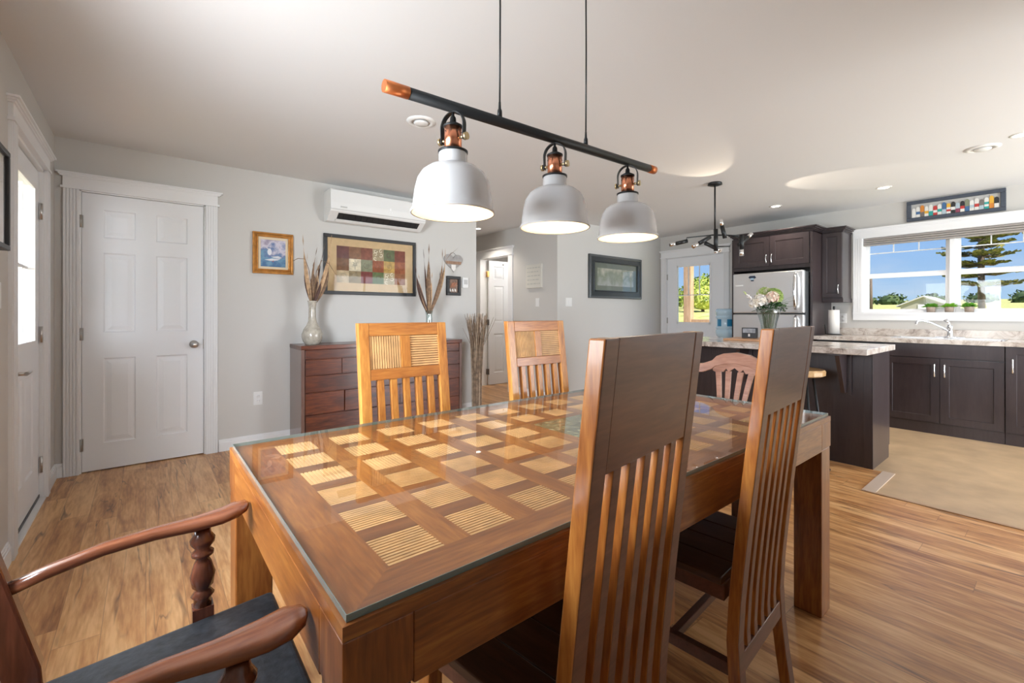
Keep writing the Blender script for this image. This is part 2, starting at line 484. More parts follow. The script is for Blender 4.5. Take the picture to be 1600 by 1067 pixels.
def thing(name, label, cat, loc=(0, 0, 0), rz=0.0, group=None):
    o = bpy.data.objects.new(name, None); COL.objects.link(o)
    o.empty_display_size = 0.1
    o.location = loc; o.rotation_euler = (0, 0, rz)
    o['label'] = label; o['category'] = cat
    if group: o['group'] = group
    return o
def tag(o, label, cat, group=None, kind=None):
    if label: o['label'] = label
    if cat: o['category'] = cat
    if group: o['group'] = group
    if kind: o['kind'] = kind
    return o
def part(name, mb, mats, parent, bevel=0.0, world=False, label=None, seg=2):
    """mesh child; world=True: mesh written in world coordinates under an unrotated parent"""
    off = (0, 0, 0)
    if world:
        p = parent; acc = Vector((0, 0, 0))
        while p is not None:
            acc += Vector(p.location); p = p.parent
        off = tuple(acc)
    o = mb.build(name, mats, bevel, off, seg)
    o.parent = parent
    if label: o['label'] = label
    return o
def struct(name, mb, mats, parent=None, bevel=0.0, label=None):
    o = mb.build(name, mats, bevel)
    if parent: o.parent = parent
    else: o['kind'] = 'structure'
    if label: o['label'] = label
    return o
def sthing(name, loc, rz, label=None):
    o = bpy.data.objects.new(name, None); COL.objects.link(o)
    o.location = loc; o.rotation_euler = (0, 0, rz); o['kind'] = 'structure'
    if label: o['label'] = label
    return o
def copy_tree(o, parent=None):
    c = o.copy(); COL.objects.link(c)
    c.parent = parent
    for ch in list(o.children):
        copy_tree(ch, c)
    return c

# ------------------------------------------------------------------ room shell
XL, YB, XR, ZC = -0.5, 4.49, 6.56, 2.41
XH0, XH1, YM, YS = 3.095, 4.18, 4.2, -3.0      # hall sides, middle wall, south wall
struct('floor', MB().box(XL - 0.14, 3.66, YS - 0.14, 7.1, -0.12, 0).box(3.66, 4.19, 0.82, 7.1, -0.12, 0).box(4.19, 6.7, 3.3, 7.1, -0.12, 0), M['floor'])
struct('floor', MB().box(3.66, 6.7, YS - 0.14, 0.82, -0.12, 0.001).box(4.19, 6.7, 0.82, 3.3, -0.12, 0.001), M['vinyl'], label='tan vinyl kitchen floor')
struct('ceiling', MB().box(XL - 0.14, XR + 0.16, YS - 0.14, 7.1, ZC, ZC + 0.12), M['ceil'])
# transition strips between wood and vinyl
struct('trim_1', MB().box(3.635, 3.66, YS, 0.82, 0, 0.006), M['strip'], label='brown transition strip along the vinyl floor')
struct('trim_2', MB().box(3.645, 4.19, 0.775, 0.845, 0.0, 0.007), M['strip_light'], label='pale transition strip by the island')

def wall_x(name, x0, x1, ya, yb, holes):
    """wall slab between x0..x1 running along y with rectangular holes (y0,y1,z0,z1)"""
    mb = MB(); ys = ya
    for (h0, h1, z0, z1) in sorted(holes):
        mb.box(x0, x1, ys, h0, 0, ZC)
        if z0 > 0: mb.box(x0, x1, h0, h1, 0, z0)
        if z1 < ZC: mb.box(x0, x1, h0, h1, z1, ZC)
        ys = h1
    mb.box(x0, x1, ys, yb, 0, ZC)
    return struct(name, mb, M['wall'])
def wall_y(name, y0, y1, xa, xb, holes):
    mb = MB(); xs = xa
    for (h0, h1, z0, z1) in sorted(holes):
        mb.box(xs, h0, y0, y1, 0, ZC)
        if z0 > 0: mb.box(h0, h1, y0, y1, 0, z0)
        if z1 < ZC: mb.box(h0, h1, y0, y1, z1, ZC)
        xs = h1
    mb.box(xs, xb, y0, y1, 0, ZC)
    return struct(name, mb, M['wall'])
wall_x('wall_left', XL - 0.14, XL, YS - 0.14, YB + 0.12, [(0.85, 2.05, 0.85, 1.88), (3.20, 4.07, 0.0, 2.07)])  # first hole is an unseen opening added for the west fill
wall_y('wall_back', YB, YB + 0.12, XL, XH0, [(-0.375, 0.385, 0.0, 2.055)])
wall_x('wall_hall_left', XH0 - 0.12, XH0, YB + 0.12, 7.0, [])
wall_x('wall_hall_right', XH1, XH1 + 0.12, YM, 7.0, [(5.205, 5.945, 0.0, 2.05)])
wall_y('wall_middle', YM, YM + 0.12, XH1 + 0.12, XR, [])
wall_x('wall_right', XR, XR + 0.16, YS - 0.14, 7.0, [(-0.01, 1.52, 1.17, 2.05), (3.15, 4.10, 0.0, 2.06)])
wall_y('wall_end', 7.0, 7.1, XH0 - 0.12, XR + 0.16, [])
wall_y('wall_front', YS - 0.14, YS, 3.04, XR, [(3.2, 6.0, 0.25, 2.2)])
wall_y('wall_shade_rear', -0.75, -0.65, XL, 2.92, [])  # unseen wall, set close so the near chair backs stay dark
wall_x('wall_shade_side', 2.92, 3.04, YS - 0.14, -0.65, [])  # unseen wall added to block south light from the near chairs
# closet back behind door 1
struct('wall_closet', MB().box(-0.6, 0.6, YB + 0.5, YB + 0.55, 0, ZC), M['wall'])

def baseboard(name, segs):
    """segs: list of (x0,y0,x1,y1,nx,ny) runs; (nx,ny) points into the room"""
    mb = MB()
    for x0, y0, x1, y1, nx, ny in segs:
        for (d, z0, z1) in ((0.014, 0, 0.075), (0.010, 0.075, 0.088), (0.006, 0.088, 0.1)):
            mb.box(min(x0, x0 + nx * d, x1), max(x0, x1, x1 + nx * d), min(y0, y1, y0 + ny * d), max(y0, y1, y1 + ny * d), z0, z1)
    return struct(name, mb, M['trim'])
baseboard('baseboard_left', [(XL, -3, XL, 3.10, 1, 0), (XL, 4.16, XL, YB, 1, 0)])
baseboard('baseboard_back', [(XL, YB, -0.455, YB, 0, -1), (0.475, YB, XH0, YB, 0, -1), (XH0, YB, XH0, 7.0, 1, 0)])
baseboard('baseboard_hall', [(XH1, YM, XH1, 5.10, -1, 0), (XH1, 6.05, XH1, 7.0, -1, 0)])
baseboard('baseboard_middle', [(XH1, YM, XR, YM, 0, -1)])
baseboard('baseboard_right', [(XR, 2.75, XR, 3.04, -1, 0)])

# ------------------------------------------------------------------ doors
def casing(mb, x0, x1, z1, w=0.085, head=0.115, over=0.03, fluted=True, y=0.0):
    """trim round an opening x0..x1 up to z1, on plane y facing -y"""
    for a, b in ((x0 - w, x0), (x1, x1 + w)):
        mb.box(a, b, y - 0.014, y, 0, z1)
        if fluted:
            n = 5; s = (b - a) / n
            for k in range(n):
                mb.box(a + s * k + 0.003, a + s * (k + 1) - 0.003, y - 0.020, y - 0.014, 0, z1)
    mb.box(x0 - w - 0.012, x1 + w + 0.012, y - 0.026, y, z1, z1 + 0.016)
    mb.box(x0 - w, x1 + w, y - 0.018, y, z1 + 0.016, z1 + head - 0.03)
    for i, (d, a, b) in enumerate(((0.026, 0.0, 0.009), (0.034, 0.009, 0.019), (0.044, 0.019, 0.030))):
        mb.box(x0 - w - d + 0.012, x1 + w + d - 0.012, y - d, y, z1 + head - 0.03 + a, z1 + head - 0.03 + b)

def paneled(mb, xs, zs, cells, y0, th, depth=0.008, slope=0.014, raised=True):
    """slab with front at y0 (facing -y), thickness th; cells=(i,j) get recessed panels"""
    for i in range(len(xs) - 1):
        for j in range(len(zs) - 1):
            a, b, c, d = xs[i], xs[i + 1], zs[j], zs[j + 1]
            if (i, j) not in cells:
                mb.box(a, b, y0, y0 + th, c, d)
                continue
            mb.box(a, b, y0 + depth, y0 + th, c, d)
            def ring(m0, ya, m1, yb):
                p = [(a + m0, ya, c + m0), (b - m0, ya, c + m0), (b - m0, ya, d - m0), (a + m0, ya, d - m0)]
                q = [(a + m1, yb, c + m1), (b - m1, yb, c + m1), (b - m1, yb, d - m1), (a + m1, yb, d - m1)]
                for k in range(4):
                    mb.quad(p[k], p[(k + 1) % 4], q[(k + 1) % 4], q[k])
            ring(0, y0, slope * 0.6, y0 + depth)
            if raised:
                m0 = slope * 1.3
                ring(m0, y0 + depth, m0 + 0.028, y0 + 0.002)
                m1 = m0 + 0.028
                mb.quad((a + m1, y0 + 0.002, c + m1), (b - m1, y0 + 0.002, c + m1), (b - m1, y0 + 0.002, d - m1), (a + m1, y0 + 0.002, d - m1))

def hinge(parent, x, y, z, mat, r=0.007, h=0.09):
    mb = MB().mat(0, True).tube([(x, y, z - h / 2), (x, y, z + h / 2)], r, 8)
    mb.mat(0, False).box(x - 0.014, x + 0.014, y + 0.002, y + 0.007, z - h / 2, z + h / 2)
    return part('hinge', mb, mat, parent)

# closet door in the back wall
d1 = sthing('door_1', (0, YB, 0), 0, 'white six panel closet door')
mb = MB()
xs = [-0.36, -0.245, -0.06, 0.062, 0.262, 0.37]
zs = [0.008, 0.2, 0.83, 1.02, 1.612, 1.722, 1.93, 2.042]
paneled(mb, xs, zs, {(1, 1), (3, 1), (1, 3), (3, 3), (1, 5), (3, 5)}, 0.012, 0.035)
struct('door_slab', mb, M['door'], d1)
mb = MB(); casing(mb, -0.372, 0.382, 2.053)
mb.box(-0.375, -0.362, 0.0, 0.11, 0, 2.055).box(0.372, 0.385, 0, 0.11, 0, 2.055).box(-0.375, 0.385, 0, 0.11, 2.045, 2.056)
struct('door_frame', mb, M['trim'], d1)
for z in (1.83, 1.01, 0.205): hinge(d1, -0.366, 0.004, z, M['hinge'])
mb = MB().mat(0, True).lathe([(0, -0.078), (0.018, -0.076), (0.027, -0.064), (0.027, -0.052), (0.016, -0.040), (0.011, -0.030), (0.011, -0.004), (0.030, -0.004), (0.032, 0.004), (0, 0.006)], (0.305, 0.010, 0.91), 20, 'y')
part('door_knob', mb, M['nickel'], d1, label='round brushed nickel knob')
mb = MB().box(0.366, 0.371, 0.008, 0.02, 0.87, 0.95)
part('strike_plate', mb, M['nickel'], d1)

# entry door in the left wall (faces +x): local x -> world y
d2 = sthing('door_2', (XL, 3.635, 0), PI / 2, 'white entry door with tall divided glass')
W2 = 0.415
mb = MB()
xs = [-W2, -0.307, 0.229, W2]
zs = [0.03, 0.225, 0.80, 0.983, 1.916, 2.04]
for i in range(3):
    for j in range(5):
        if i == 1 and j == 3: continue
        if i == 1 and j == 1: continue
        mb.box(xs[i], xs[i + 1], 0.02, 0.064, zs[j], zs[j + 1])
sub_x = [-0.307, -0.105, 0.03, 0.229]
paneled(mb, [-0.307, -0.075, -0.005, 0.229], [0.225, 0.80], {(0, 0), (2, 0)}, 0.02, 0.044)
struct('door_slab', mb, M['door'], d2)
mb = MB()
for a, b, c, d in ((-0.327, -0.29, 0.963, 1.936), (0.212, 0.249, 0.963, 1.936), (-0.29, 0.212, 0.963, 1.0), (-0.29, 0.212, 1.90, 1.936)):
    mb.box(a, b, 0.008, 0.02, c, d)
mb.box(-0.13, -0.118, 0.036, 0.05, 1.0, 1.90).box(0.045, 0.057, 0.036, 0.05, 1.0, 1.90).box(-0.29, 0.212, 0.036, 0.05, 1.42, 1.435)
part('glazing_bead', mb, M['trim'], d2)
part('glass_pane', MB().box(-0.307, 0.229, 0.040, 0.046, 0.983, 1.916), M['glass'], d2)
mb = MB(); casing(mb, -0.432, 0.432, 2.065, w=0.09)
mb.box(-0.435, -0.42, 0, 0.14, 0, 2.07).box(0.42, 0.435, 0, 0.14, 0, 2.07).box(-0.435, 0.435, 0, 0.14, 2.048, 2.07)
struct('door_frame', mb, M['trim'], d2)
part('door_sweep', MB().box(-W2, W2, 0.016, 0.05, 0.004, 0.03), M['black'], d2, label='dark rubber sweep')
part('threshold', MB().box(-0.42, 0.42, -0.012, 0.1, 0.0, 0.012), M['plastic'], d2)
for z in (1.80, 1.03, 0.215): hinge(d2, 0.416, 0.010, z, M['nickel'], 0.008, 0.1)
mb = MB().mat(0, True).lathe([(0, -0.012), (0.026, -0.010), (0.028, 0.002), (0, 0.003)], (-0.362, 0.018, 0.86), 18, 'y')
mb.tube([(-0.362, 0.015, 0.86), (-0.362, -0.035, 0.86)], 0.010, 10)
mb.tube([(-0.372, -0.038, 0.86), (-0.30, -0.040, 0.862), (-0.235, -0.036, 0.858)], [0.010, 0.009, 0.007], 10)
part('door_handle', mb, M['nickel'], d2, label='nickel lever handle')

# hall door: frame in the hall wall, leaf open into the room behind
d3 = sthing('door_3', (XH1, 5.575, 0), -PI / 2, 'white hall door standing open')
mb = MB(); casing(mb, -0.355, 0.355, 2.03, w=0.10, head=0.13, fluted=False)
mb.box(-0.37, -0.355, 0, 0.12, 0, 2.05).box(0.355, 0.37, 0, 0.12, 0, 2.05).box(-0.37, 0.37, 0, 0.12, 2.03, 2.05)
struct('door_frame', mb, M['trim'], d3)
# leaf built in local space of d3: runs away from the opening (+y local) at its left side
mb = MB(); tmp = MB()
xs = [0.0, 0.10, 0.30, 0.41, 0.61, 0.71]
zs = [0.008, 0.2, 0.83, 1.02, 1.612, 1.722, 1.93, 2.02]
paneled(tmp, xs, zs, {(1, 1), (3, 1), (1, 3), (3, 3), (1, 5), (3, 5)}, 0.0, 0.035)
# rotate so that leaf x runs along +y(local) and front faces +x(local)
tmp.v = [(-0.350 - y + 0.035, 0.13 + x, z) for x, y, z in tmp.v]
struct('door_slab', tmp, M['door'], d3)
for z, mt in ((1.80, 'gold_hinge'), (1.02, 'hinge_dark'), (0.22, 'hinge_dark')):
    part('hinge', MB().box(-0.356, -0.31, 0.10, 0.132, z - 0.045, z + 0.045), M[mt], d3, label='brass hinge' if mt == 'gold_hinge' else 'dark bronze hinge')
part('door_bumper', MB().mat(0, True).lathe([(0, 0), (0.012, 0), (0.012, 0.012), (0, 0.014)], (-0.315, 0.42, 1.97), 10, 'x'), M['hinge'], d3)

# patio door in the right wall (faces -x)
d4 = sthing('door_4', (XR, 3.625, 0), -PI / 2, 'white kitchen door with divided glass')
mb = MB()
gx0, gx1 = 3.625 - 3.913, 3.625 - 3.367
xs = [-0.46, gx0, gx1, 0.455]; zs = [0.02, 1.016, 1.906, 2.045]
for i in range(3):
    for j in range(3):
        if (i, j) == (1, 1): continue
        mb.box(xs[i], xs[i + 1], 0.02, 0.064, zs[j], zs[j + 1])
struct('door_slab', mb, M['door'], d4)
mb = MB()
for a, b, c, d in ((gx0 - 0.02, gx0 + 0.012, 0.996, 1.926), (gx1 - 0.012, gx1 + 0.02, 0.996, 1.926), (gx0, gx1, 0.996, 1.028), (gx0, gx1, 1.894, 1.926)):
    mb.box(a, b, 0.012, 0.02, c, d)
for k in (1, 2):
    x = gx0 + (gx1 - gx0) * k / 3
    mb.box(x - 0.006, x + 0.006, 0.036, 0.048, 1.45, 1.9)
mb.box(gx0, gx1, 0.036, 0.048, 1.444, 1.456)
part('glazing_bead', mb, M['trim'], d4)
part('glass_pane', MB().box(gx0, gx1, 0.040, 0.045, 1.016, 1.906), M['glass'], d4)
mb = MB(); casing(mb, -0.468, 0.468, 2.055, w=0.085, head=0.12)
mb.box(-0.475, -0.462, 0, 0.16, 0, 2.06).box(0.46, 0.475, 0, 0.16, 0, 2.06).box(-0.475, 0.475, 0, 0.16, 2.047, 2.062)
struct('door_frame', mb, M['trim'], d4)
for z in (1.75, 1.05, 0.25): hinge(d4, -0.464, 0.010, z, M['hinge'])

# ------------------------------------------------------------------ kitchen window (right wall)
w1 = sthing('window_1', (XR, 0.755, 0), -PI / 2, 'white double window over the sink')
mb = MB()
a, b, z0, z1 = -0.755, 0.755, 1.175, 2.045
# casing: picture-frame bottom, header on top
for x0, x1 in ((a - 0.09, a), (b, b + 0.09)):
    mb.box(x0, x1, -0.016, 0, 1.10, z1)
    for k in range(4): mb.box(x0 + 0.0225 * k + 0.003, x0 + 0.0225 * (k + 1) - 0.003, -0.022, -0.016, 1.17, z1)
mb.box(a - 0.09, b + 0.09, -0.018, 0, 1.085, 1.15).box(a - 0.09, b + 0.09, -0.026, 0, 1.15, 1.175)
mb.box(a - 0.09, b + 0.09, -0.018, 0, z1, z1 + 0.075)
for d, c0, c1 in ((0.026, 0, 0.01), (0.036, 0.01, 0.022), (0.046, 0.022, 0.034)):
    mb.box(a - 0.09 - d + 0.01, b + 0.09 + d - 0.01, -d, 0, z1 + 0.075 + c0, z1 + 0.075 + c1)
# jamb liner
mb.box(a - 0.01, a + 0.002, 0, 0.16, z0, z1).box(b - 0.002, b + 0.01, 0, 0.16, z0, z1).box(a, b, 0, 0.16, z1 - 0.002, z1 + 0.005).box(a, b, 0, 0.16, z0 - 0.005, z0)
struct('window_frame', mb, M['trim'], w1)
for s, (sx0, sx1) in enumerate(((a + 0.002, -0.02), (0.02, b - 0.002))):
    for (c0, c1, yy, nm) in ((z0 + 0.0, 1.612, 0.085, 'lower_sash'), (1.592, z1 - 0.005, 0.115, 'upper_sash')):
        mb = MB(); t = 0.038
        mb.box(sx0, sx0 + t, yy, yy + 0.03, c0, c1).box(sx1 - t, sx1, yy, yy + 0.03, c0, c1)
        mb.box(sx0 + t, sx1 - t, yy, yy + 0.03, c0, c0 + t).box(sx0 + t, sx1 - t, yy, yy + 0.03, c1 - t, c1)
        if nm == 'upper_sash':
            mb.box(sx0 + t, sx1 - t, yy + 0.008, yy + 0.02, 1.862, 1.872)
            for k in (1, 2):
                xx = sx0 + t + (sx1 - sx0 - 2 * t) * k / 3
                mb.box(xx - 0.005, xx + 0.005, yy + 0.008, yy + 0.02, 1.872, c1 - t)
        sh = part(nm, mb, M['trim'], w1)
        g = part('glass_pane', MB().box(sx0 + t, sx1 - t, yy + 0.012, yy + 0.016, c0 + t, c1 - t), M['glass'], sh)
part('mullion', MB().box(-0.02, 0.02, 0.05, 0.15, z0, z1), M['trim'], w1)
bl = thing('window_blind', 'grey fabric blind folded up at the top of the sink window', 'blind', (XR + 0.045, 0.755, 1.95), -PI / 2)
mb = MB()
for k in range(4):
    mb.box(-0.75, 0.75, -0.03 + 0.003 * (k % 2), 0.012, 0.002 + 0.023 * k, 0.020 + 0.023 * k)
part('folded_fabric', mb, M['blind'], bl, 0.003)
part('head_rail', MB().box(-0.75, 0.75, -0.022, 0.01, 0.0905, 0.094), M['blind'], bl)

# ------------------------------------------------------------------ south windows (behind the camera) - frames only
for n, (x0, x1) in enumerate(((3.2, 6.0),)):
    mb = MB()
    for xx in (x0, (x0 + x1) / 2 - 0.02, x1 - 0.04): mb.box(xx, xx + 0.04, YS - 0.1, YS - 0.05, 0.25, 2.2)
    mb.box(x0, x1, YS - 0.1, YS - 0.05, 0.25, 0.29).box(x0, x1, YS - 0.1, YS - 0.05, 2.16, 2.2)
    struct('window_%d' % (n + 2), mb, M['trim'])

# ------------------------------------------------------------------ dining table
TX0, TX1, TY0, TY1, TZ = 0.195, 2.09, 0.583, 1.585, 0.758
tb = thing('dining_table', 'long wooden dining table with bamboo tile inlay under a glass sheet', 'table', ((TX0 + TX1) / 2, (TY0 + TY1) / 2, 0))
LW = 0.10
for x0, x1 in ((TX0, TX0 + LW), (TX1 - LW, TX1)):
    for y0, y1 in ((TY0, TY0 + LW), (TY1 - LW, TY1)):
        part('leg', MB().box(x0 + 0.002, x1 - 0.002, y0 + 0.002, y1 - 0.002, 0, 0.64), M['tbl_z'], tb, 0.004, True)
AZ = 0.635
mb = MB().box(TX0 + LW, TX1 - LW, TY0, TY0 + 0.028, AZ, TZ - 0.02).box(TX0 + LW, TX1 - LW, TY1 - 0.028, TY1, AZ, TZ - 0.02)
mb.mat(1).box(TX0, TX0 + 0.028, TY0 + LW, TY1 - LW, AZ, TZ - 0.02).box(TX1 - 0.028, TX1, TY0 + LW, TY1 - LW, AZ, TZ - 0.02)
for x0, x1 in ((TX0, TX0 + LW), (TX1 - LW, TX1)):
    for y0, y1 in ((TY0, TY0 + LW), (TY1 - LW, TY1)):
        mb.mat(2).box(x0, x1, y0, y1, 0.6405, TZ - 0.02)
part('apron', mb, [M['tbl'], M['tbl_y'], M['tbl_z']], tb, 0.002, True)
# top border (mitred) and lattice
bx0, bx1, by0, by1 = 0.300, 1.987, 0.680, 1.508
mb = MB()
o4 = [(TX0, TY0), (TX1, TY0), (TX1, TY1), (TX0, TY1)]; i4 = [(bx0, by0), (bx1, by0), (bx1, by1), (bx0, by1)]
for k in range(4):
    j = (k + 1) % 4
    mb.mat(0 if k % 2 == 0 else 1).prism([o4[k], o4[j], i4[j], i4[k]], TZ - 0.0195, TZ, 'z')
part('top_border', mb, [M['tbl'], M['tbl_y']], tb, 0, True)
NX, NY = 11, 6
px = (bx1 - bx0 - 0.103) / (NX - 1); py = (by1 - by0 - 0.10) / (NY - 1)
mb = MB().box(bx0, bx1, by0, by1, TZ - 0.018, TZ - 0.0035)
for j in range(NY - 1):
    y = by0 + j * py + 0.10
    mb.mat(0).box(bx0, bx1, y, by0 + (j + 1) * py, TZ - 0.003, TZ - 0.0005)
for i in range(NX - 1):
    x = bx0 + i * px + 0.103
    mb.mat(1).box(x, bx0 + (i + 1) * px, by0, by1, TZ - 0.003, TZ - (0.0 if i % 2 else 0.0003))
part('lattice', mb, [M['tbl_slat'], M['tbl_y']], tb, 0, True)
deco = {(i, j) for i in (5, 6, 7) for j in (2, 3)}
for i in range(NX):
    for j in range(NY):
        if (i, j) in deco: continue
        mb = MB()
        x0 = bx0 + i * px; y0 = by0 + j * py
        n = 11
        for k in range(n):
            if j >= 3:
                w = 0.103 / n
                xa, xb = x0 + w * k, x0 + w * (k + 1)
                mb.prism([(xa, TZ - 0.0034), (xb, TZ - 0.0034), (xb - 0.0016, TZ - 0.0006), (xa + 0.0016, TZ - 0.0006)], y0, y0 + 0.10, 'y')
            else:
                w = 0.10 / n
                ya, yb = y0 + w * k, y0 + w * (k + 1)
                mb.prism([(ya, TZ - 0.0034), (yb, TZ - 0.0034), (yb - 0.0016, TZ - 0.0006), (ya + 0.0016, TZ - 0.0006)], x0, x0 + 0.103, 'x')
        part('bamboo_tile', mb, M['reed'], tb, 0, True)
part('glass_mosaic', MB().box(bx0 + 5 * px, bx0 + 7 * px + 0.103, by0 + 2 * py, by0 + 3 * py + 0.10, TZ - 0.003, TZ + 0.0012), M['crackle'], tb, 0, True, label='green crackled glass inset')
mb = MB().box(TX0 + 0.008, TX1 - 0.008, TY0 + 0.008, TY1 - 0.008, TZ + 0.0018, TZ + 0.0098)
part('glass_sheet', mb, M['tglass'], tb, 0, True, label='clear glass sheet')
mb = MB(); g0, g1, h0, h1 = TX0 + 0.008, TX1 - 0.008, TY0 + 0.008, TY1 - 0.008
za, zb = TZ + 0.0004, TZ + 0.0100
mb.box(g0 - 0.0012, g1 + 0.0012, h0 - 0.0012, h0, za, zb).box(g0 - 0.0012, g1 + 0.0012, h1, h1 + 0.0012, za, zb)
mb.box(g0 - 0.0012, g0, h0, h1, za, zb).box(g1, g1 + 0.0012, h0, h1, za, zb)
part('glass_edge', mb, M['glass_edge'], tb, 0, True)

# ------------------------------------------------------------------ high-back dining chairs
PR = [(0, 0.0), (0.10, 0.014), (0.2, 0.025), (0.3, 0.030), (0.4, 0.025), (0.5, 0.016), (0.6, 0.006), (0.7, -0.005), (0.8, -0.016), (0.9, -0.028), (1.0, -0.040), (1.122, -0.054)]
def prof(z):
    for (a, ya), (b, yb) in zip(PR, PR[1:]):
        if z <= b: return ya + (yb - ya) * (z - a) / (b - a)
    return PR[-1][1]
def swept(mb, x0, x1, z0, z1, d0, d1, rear=0):
    """bar following the chair-back curve"""
    zs = [z0] + [z for z, _ in PR if z0 + 0.01 < z < z1 - 0.01] + [z1]
    n0 = len(mb.v)
    for z in zs:
        p = prof(z)
        mb.v += [(x0, p + d0, z), (x1, p + d0, z), (x1, p + d1, z), (x0, p + d1, z)]
    for i in range(len(zs) - 1):
        for k in range(4):
            a = n0 + i * 4 + k; b = n0 + i * 4 + (k + 1) % 4
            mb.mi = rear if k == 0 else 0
            mb.face((a, b, b + 4, a + 4))
    mb.mi = 0
    mb.face((n0 + 3, n0 + 2, n0 + 1, n0)); e = n0 + (len(zs) - 1) * 4
    mb.face((e, e + 1, e + 2, e + 3))
    return mb
def dining_chair(label, wz, wx, rail_back):
    t = thing('dining_chair', label, 'chair', (0, 0, 0), 0, 'high-back chairs around the dining table')
    hw = 0.1975; pw = 0.043
    for s in (-1, 1):
        x0, x1 = sorted((s * hw, s * (hw - pw)))
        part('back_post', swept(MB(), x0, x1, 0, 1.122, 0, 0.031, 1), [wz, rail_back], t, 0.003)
    iw = hw - pw
    # headboard: flat outer board with inner frame
    mb = swept(MB(), -iw, iw, 0.90, 1.122, 0.001, 0.018)
    part('headboard', mb, rail_back, t, 0.001)
    mb = swept(MB(), -iw, iw, 1.070, 1.121, 0.0182, 0.030)
    swept(mb, -iw, iw, 0.895, 0.938, 0.0182, 0.030)
    part('head_rail', mb, wx, t, 0.002)
    part('head_stile', swept(MB(), -0.021, 0.021, 0.9385, 1.0695, 0.0182, 0.030), wz, t, 0.001)
    for side in (-1, 1):
        mb = MB(); xa, xb = sorted((side * iw, side * 0.0215))
        n = 13
        if side == 1:           # shown on the left seen from the front
            w = (xb - xa) / n
            for k in range(n):
                swept(mb, xa + w * k + 0.0014, xa + w * (k + 1) - 0.0014, 0.939, 1.069, 0.019, 0.026)
        else:
            w = 0.130 / n
            for k in range(n):
                swept(mb, xa, xb, 0.939 + w * k + 0.0014, 0.939 + w * (k + 1) - 0.0014, 0.019, 0.026)
        part('bamboo_panel', mb, M['reed'], t, 0, label='tan reed panel')
    for k in range(5):
        g = (2 * iw - 5 * 0.027) / 6
        xa = -iw + g * (k + 1) + 0.027 * k
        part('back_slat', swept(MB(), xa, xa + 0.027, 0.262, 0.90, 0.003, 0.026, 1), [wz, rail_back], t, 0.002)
    part('lower_rail', swept(MB(), -iw, iw, 0.212, 0.262, 0.002, 0.028), wx, t, 0.002)
    mb = MB()
    for x0 in (-0.19, 0.162): mb.box(x0, x0 + 0.028, 0.068, 0.428, 0.395, 0.440)
    mb.box(-0.162, 0.162, 0.402, 0.428, 0.395, 0.440).box(-0.162, 0.162, 0.068, 0.092, 0.395, 0.440)
    part('seat_frame', mb, wx, t, 0.002)
    mb = MB()
    for k in range(4):
        mb.box(-0.205 + 0.1025 * k + 0.001, -0.205 + 0.1025 * (k + 1) - 0.001, 0.070, 0.452, 0.4405, 0.462)
    part('seat', mb, M['seatwood'], t, 0.003, label='dark planked wooden seat')
    for x0 in (-0.193, 0.155):
        part('front_leg', MB().box(x0, x0 + 0.038, 0.393, 0.431, 0, 0.3945), wz, t, 0.003)
    for x0 in (-0.186, 0.164):
        part('side_stretcher', MB().box(x0, x0 + 0.022, 0.055, 0.393, 0.20, 0.235), wx, t, 0.002)
    part('cross_stretcher', MB().box(-0.164, 0.164, 0.21, 0.232, 0.205, 0.23), wx, t, 0.002)
    return t
NEAR = dining_chair('high-back slatted chair closest to the camera, plain dark brown panel seen from behind', M['post'], M['walnut_shaded'], M['walnut_shaded'])  # darker rear wood puts the shade on the backs into the colour
FAR = dining_chair('honey-coloured high-back chair with reed panels, in front of the dark dresser', M['honey'], M['honey_x'], M['honey_x'])
def place_chair(t, x, y, rz):
    t.location = (x, y, 0); t.rotation_euler = (0, 0, rz)
# near chairs: back faces -y
def foot_from_top(xl, yl, xr, yr):
    """rear-top corners -> origin"""
    a = math.atan2(yr - yl, xr - xl); cx, cy = (xl + xr) / 2, (yl + yr) / 2
    nx, ny = -math.sin(a), math.cos(a)
    return cx + nx * 0.054, cy + ny * 0.054, a
x, y, a = foot_from_top(0.535, 0.435, 0.927, 0.488)
place_chair(NEAR, x, y, a)
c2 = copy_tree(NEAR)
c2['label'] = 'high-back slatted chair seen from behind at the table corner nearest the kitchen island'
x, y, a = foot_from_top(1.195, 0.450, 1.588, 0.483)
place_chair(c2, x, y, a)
place_chair(FAR, 0.842, 1.74 - 0.038, PI)
c4 = copy_tree(FAR)
c4['label'] = 'honey-coloured high-back chair with reed panels, in front of the white hall wall'
place_chair(c4, 1.59, 1.74 - 0.038, PI)
for c in (FAR, c4): c.location.y += 0.024

